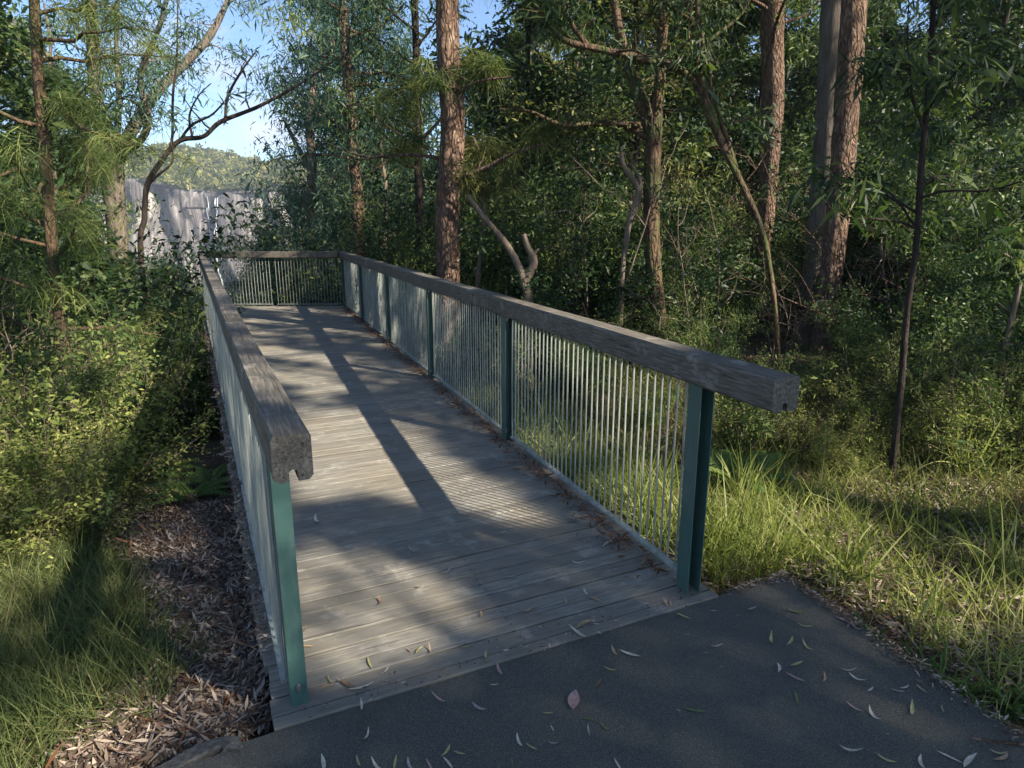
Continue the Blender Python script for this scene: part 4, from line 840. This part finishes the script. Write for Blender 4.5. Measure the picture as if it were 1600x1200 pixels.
# ---------------------------------------------------------------- CLIFF, WATERFALL, HILL
na, nb = 300, 170
A = np.linspace(-400, 160, na); prof_s = np.linspace(0, 1, nb); X = np.zeros((nb, na)); Y = X.copy(); Z = X.copy()
rg = np.random.default_rng(3)
def fnoise(x, y, oc=5, seed=0):
    o = 0; am = 1; f = 1; g_ = np.random.default_rng(seed)
    for _ in range(oc):
        p1, p2, p3 = g_.uniform(0, 6.28, 3); o = o+am*(np.sin(x*f+p1+1.7*np.sin(y*f*.7+p2))*np.sin(y*f*1.1+p3+x*f*.4)); am *= .55; f *= 2.03
    return o
for i_, t in enumerate(prof_s):
    if t < .55: k = t/.55; y = 345+14*k; z = -75+k*94
    elif t < .85: k = (t-.55)/.3; y = 359+90*k; z = 19+22*k**.8
    else: k = (t-.85)/.15; y = 449+250*k; z = 41-30*k*k
    X[i_] = A; Y[i_] = y+.0009*(A+160)**2*.0; Z[i_] = z
n1 = fnoise(X*.06, Z*.02, 5, 1); n2 = fnoise(X*.2, Z*.07, 4, 2)
rid = np.abs(fnoise(X*.11+n1*.6, Z*.02, 4, 5)); Y = Y-(n1*6+n2*2.2-rid*5)*(prof_s[:, None] < .56); Z = Z+n1*1.5*(prof_s[:, None] > .5)
Z = Z+np.where(prof_s[:, None] > .5, -3*np.exp(-((X+156)/14)**2)+7*np.exp(-((X+215)/22)**2), 0)
mb = MB(); i_ = np.arange(nb-1)[:, None]*na+np.arange(na-1)[None, :]
wet = np.clip(1.25-np.abs(X+156+n2*2.5+(Z-19)*.02)/(12+.05*(19-Z)), 0, 1)[:-1, :-1].ravel()
mb.add(np.stack([X, Y, Z], -1), np.stack([i_, i_+1, i_+na+1, i_+na], -1).reshape(-1, 4), wet)
n = NT('cliff_rock'); v = n.coords((.22, .05, .03)); a = n.noise(1.0, 9, .8, v, 1.2); b = n.noise(.06, 5, .6, n.coords())
col = n.ramp(a, [(.38, (.03, .027, .028)), (.5, (.10, .09, .088)), (.57, (.22, .20, .19)), (.66, (.38, .35, .33))])
cw = n.noise(.035, 4, .6, n.coords((1, .2, .35)), .6); col = n.mix(n.ramp(cw, [(.42, (0, 0, 0)), (.58, (.6, .6, .6))]), col, n.ramp(a, [(.40, (.05, .045, .045)), (.50, (.20, .18, .17)), (.62, (.46, .43, .40))]))
col = n.mix(n.attr(), col, n.ramp(a, [(.38, (.03, .03, .034)), (.55, (.075, .072, .08)), (.68, (.22, .21, .23))]))
geo = n.n('ShaderNodeNewGeometry'); sp = n.n('ShaderNodeSeparateXYZ'); n.l(geo.outputs['Normal'], sp.inputs[0])
col = n.mix(n.ramp(sp.outputs['Z'], [(.82, (0, 0, 0)), (.93, (1, 1, 1))]), col, n.ramp(b, [(.3, (.04, .06, .02)), (.7, (.09, .11, .04))]))
n.bsdf(col, .9, .15, a, 1.0, .8); M['cliff'] = n.m
tag(mb.build('hill', M['cliff'], smooth=True), kind='structure')
def surf_at(x, t):
    i_ = int(np.clip(t, 0, 1)*(nb-1)); j = (x-A[0])/(A[-1]-A[0])*(na-1); j0 = int(j); f = j-j0
    return np.array([x, Y[i_, j0]*(1-f)+Y[i_, j0+1]*f, Z[i_, j0]*(1-f)+Z[i_, j0+1]*f])
n = NT('falling_water'); a = n.noise(1.2, 5, .7, n.coords((1, 1, .06))); n.bsdf(n.ramp(a, [(.35, (.25, .28, .31)), (.65, (.7, .73, .76))]), .5, .5); M['water'] = n.m
mb = MB()
for (x0, w0, x1, w1, dx, t1) in [(-157, .5, -154.5, 1.3, 0, .12), (-155.8, .2, -151.5, .5, .5, .15), (-162, .15, -161.5, .35, .5, .3)]:
    prev = None; vs = []
    for k in range(40):
        f = k/39; t = .55-(.55-t1)*f; x = x0+(x1-x0)*f+.5*math.sin(f*9+x0); p = surf_at(x, t); w = (w0+(w1-w0)*f)*(1+.45*math.sin(f*23)*math.sin(f*9+1)); d = .8
        vs += [p+[-w/2, -d*.6, 0], p+[0, -d-w*.25, 0], p+[w/2, -d*.6, 0]]
    fs = []
    for k in range(39):
        for j in (0, 1): fs.append([k*3+j, k*3+j+1, k*3+j+4, k*3+j+3])
    mb.add(np.array(vs), fs)
tag(mb.build('waterfall', M['water'], smooth=True), kind='structure')
# far forest on top of the hill and at the cliff's foot: one mass
mb = MB(); nt = 2600
xx = R.uniform(-290, -70, nt); tt = R.uniform(.555, .95, nt); tt[:500] = R.uniform(.05, .5, 500)
for k in range(nt):
    if tt[k] < .5 and (abs(xx[k]+157) < 15+4*math.sin(tt[k]*20) or (abs(xx[k]+160) < 34 and rr.random() < .75)): continue
    c = surf_at(xx[k], tt[k]); rad = R.uniform(1.6, 3.2)*(.5 if tt[k] < .5 else 1); m = 34; d = R.normal(0, 1, (m, 3)); d[:, 2] = np.abs(d[:, 2])*.9; d = nrm(d)
    cc = c+d*rad*[1, 1, 1.2]*R.uniform(.5, 1, (m, 1))+[0, 0, rad*.6]
    ribbons(mb, cc, R.normal(0, 1, (m, 3)), rad*.7, rad*.42, 0, 2, [.5, 1, .3], np.clip(R.random()*.8+R.normal(0, .12, m), 0, 1))
tag(mb.build('forest', M['olive']), 'hazy forest covering the hill above the waterfall', 'forest', kind='stuff')
# mass of woods filling the valley and slopes behind the nearest trees
mb = MB(); nt = 1500
xx = R.uniform(-110, 120, nt); yy = R.uniform(44, 210, nt)
for k in range(nt):
    gz = float(ground(xx[k], yy[k])); q = xx[k]/yy[k]; inc = -.62 < q < -.24
    if inc: top = -3-yy[k]*.10+R.normal(0, 1.5)
    else: top = 7+R.uniform(-4, 6)+ (2 if q > 0 else 0)
    for h in ([top] if inc else np.linspace(max(gz, -8)+3, top, 3)):
        rad = R.uniform(2.0, 4.0); m = 110; d = nrm(R.normal(0, 1, (m, 3))); cc = np.array([xx[k], yy[k], h])+R.normal(0, 1, 3)+d*rad*R.uniform(.5, 1, (m, 1))*[1, 1, .9]
        ribbons(mb, cc, R.normal(0, 1, (m, 3)), rad*.20, rad*.075, 0, 2, [.4, 1, .2], np.clip(R.random()*.8+R.normal(0, .12, m), 0, 1))
tag(mb.build('forest', M['gum']), 'continuous woods filling the valley and slopes behind the trees', 'forest', kind='stuff')
# ---------------------------------------------------------------- HAZE, SKY, SUN, CAMERA
USE_HAZE = True
if USE_HAZE:
    mb = MB(); box(mb, (0, 680, -8), (1010, 0, 0), (0, 930, 0), (0, 0, 72))
    n = NT('haze_air'); vol = n.n('ShaderNodeVolumePrincipled'); vol.inputs['Density'].default_value = .00045; vol.inputs['Color'].default_value = (.75, .86, 1, 1)
    vol.inputs['Anisotropy'].default_value = .2; n.l(vol.outputs[0], n.out.inputs['Volume'])
    tag(mb.build('haze', n.m), 'thin bluish haze filling the valley air', 'haze', kind='stuff')
w = bpy.data.worlds.new('World'); scene.world = w; w.use_nodes = True; t = w.node_tree; t.nodes.clear()
out = t.nodes.new('ShaderNodeOutputWorld'); bg = t.nodes.new('ShaderNodeBackground'); sky = t.nodes.new('ShaderNodeTexSky')
sky.sky_type = 'NISHITA'; sky.sun_disc = False; sky.sun_elevation = SUN_EL; sky.sun_rotation = math.atan2(SUN_H[0], SUN_H[1]); sky.air_density = .85; sky.dust_density = .1; sky.ozone_density = 4
bg.inputs['Strength'].default_value = .075
tc = t.nodes.new('ShaderNodeTexCoord'); mp = t.nodes.new('ShaderNodeMapping'); mp.inputs['Scale'].default_value = (1, 1, 2.4); mp.inputs['Location'].default_value = (.3, .1, .15)
nz = t.nodes.new('ShaderNodeTexNoise'); nz.inputs['Scale'].default_value = 3.2; nz.inputs['Detail'].default_value = 7; nz.inputs['Roughness'].default_value = .58
rp = t.nodes.new('ShaderNodeValToRGB'); rp.color_ramp.elements[0].position = .55; rp.color_ramp.elements[1].position = .75
mx = t.nodes.new('ShaderNodeMix'); mx.data_type = 'RGBA'; mx.inputs[7].default_value = (4.4, 4.5, 5.0, 1)
t.links.new(tc.outputs['Generated'], mp.inputs[0]); t.links.new(mp.outputs[0], nz.inputs['Vector']); t.links.new(nz.outputs['Fac'], rp.inputs[0]); t.links.new(rp.outputs[0], mx.inputs[0])
t.links.new(sky.outputs[0], mx.inputs[6]); t.links.new(mx.outputs[2], bg.inputs[0]); t.links.new(bg.outputs[0], out.inputs[0])
sl_ = bpy.data.lights.new('sun', 'SUN'); sl_.energy = 5; sl_.angle = math.radians(.6); sl_.color = (1, .90, .74); so = bpy.data.objects.new('sun', sl_); COL.objects.link(so)
so.rotation_euler = Vector([float(q) for q in -SUNV]).to_track_quat('-Z', 'Y').to_euler()
cam = bpy.data.cameras.new('camera'); co = bpy.data.objects.new('camera', cam); COL.objects.link(co); co.location = (0, 0, CH); co.rotation_euler = (math.pi/2-TH, 0, 0)
cam.sensor_width = 36; cam.lens = 36*F/1600; cam.clip_end = 5000; cam.clip_start = .05; scene.camera = co
scene.view_settings.view_transform = 'Standard'; scene.view_settings.look = 'None'; scene.view_settings.exposure = 1.6; scene.view_settings.gamma = 1
scene.cycles.max_bounces = 5; scene.cycles.transparent_max_bounces = 4; scene.cycles.diffuse_bounces = 2; scene.cycles.volume_bounces = 0
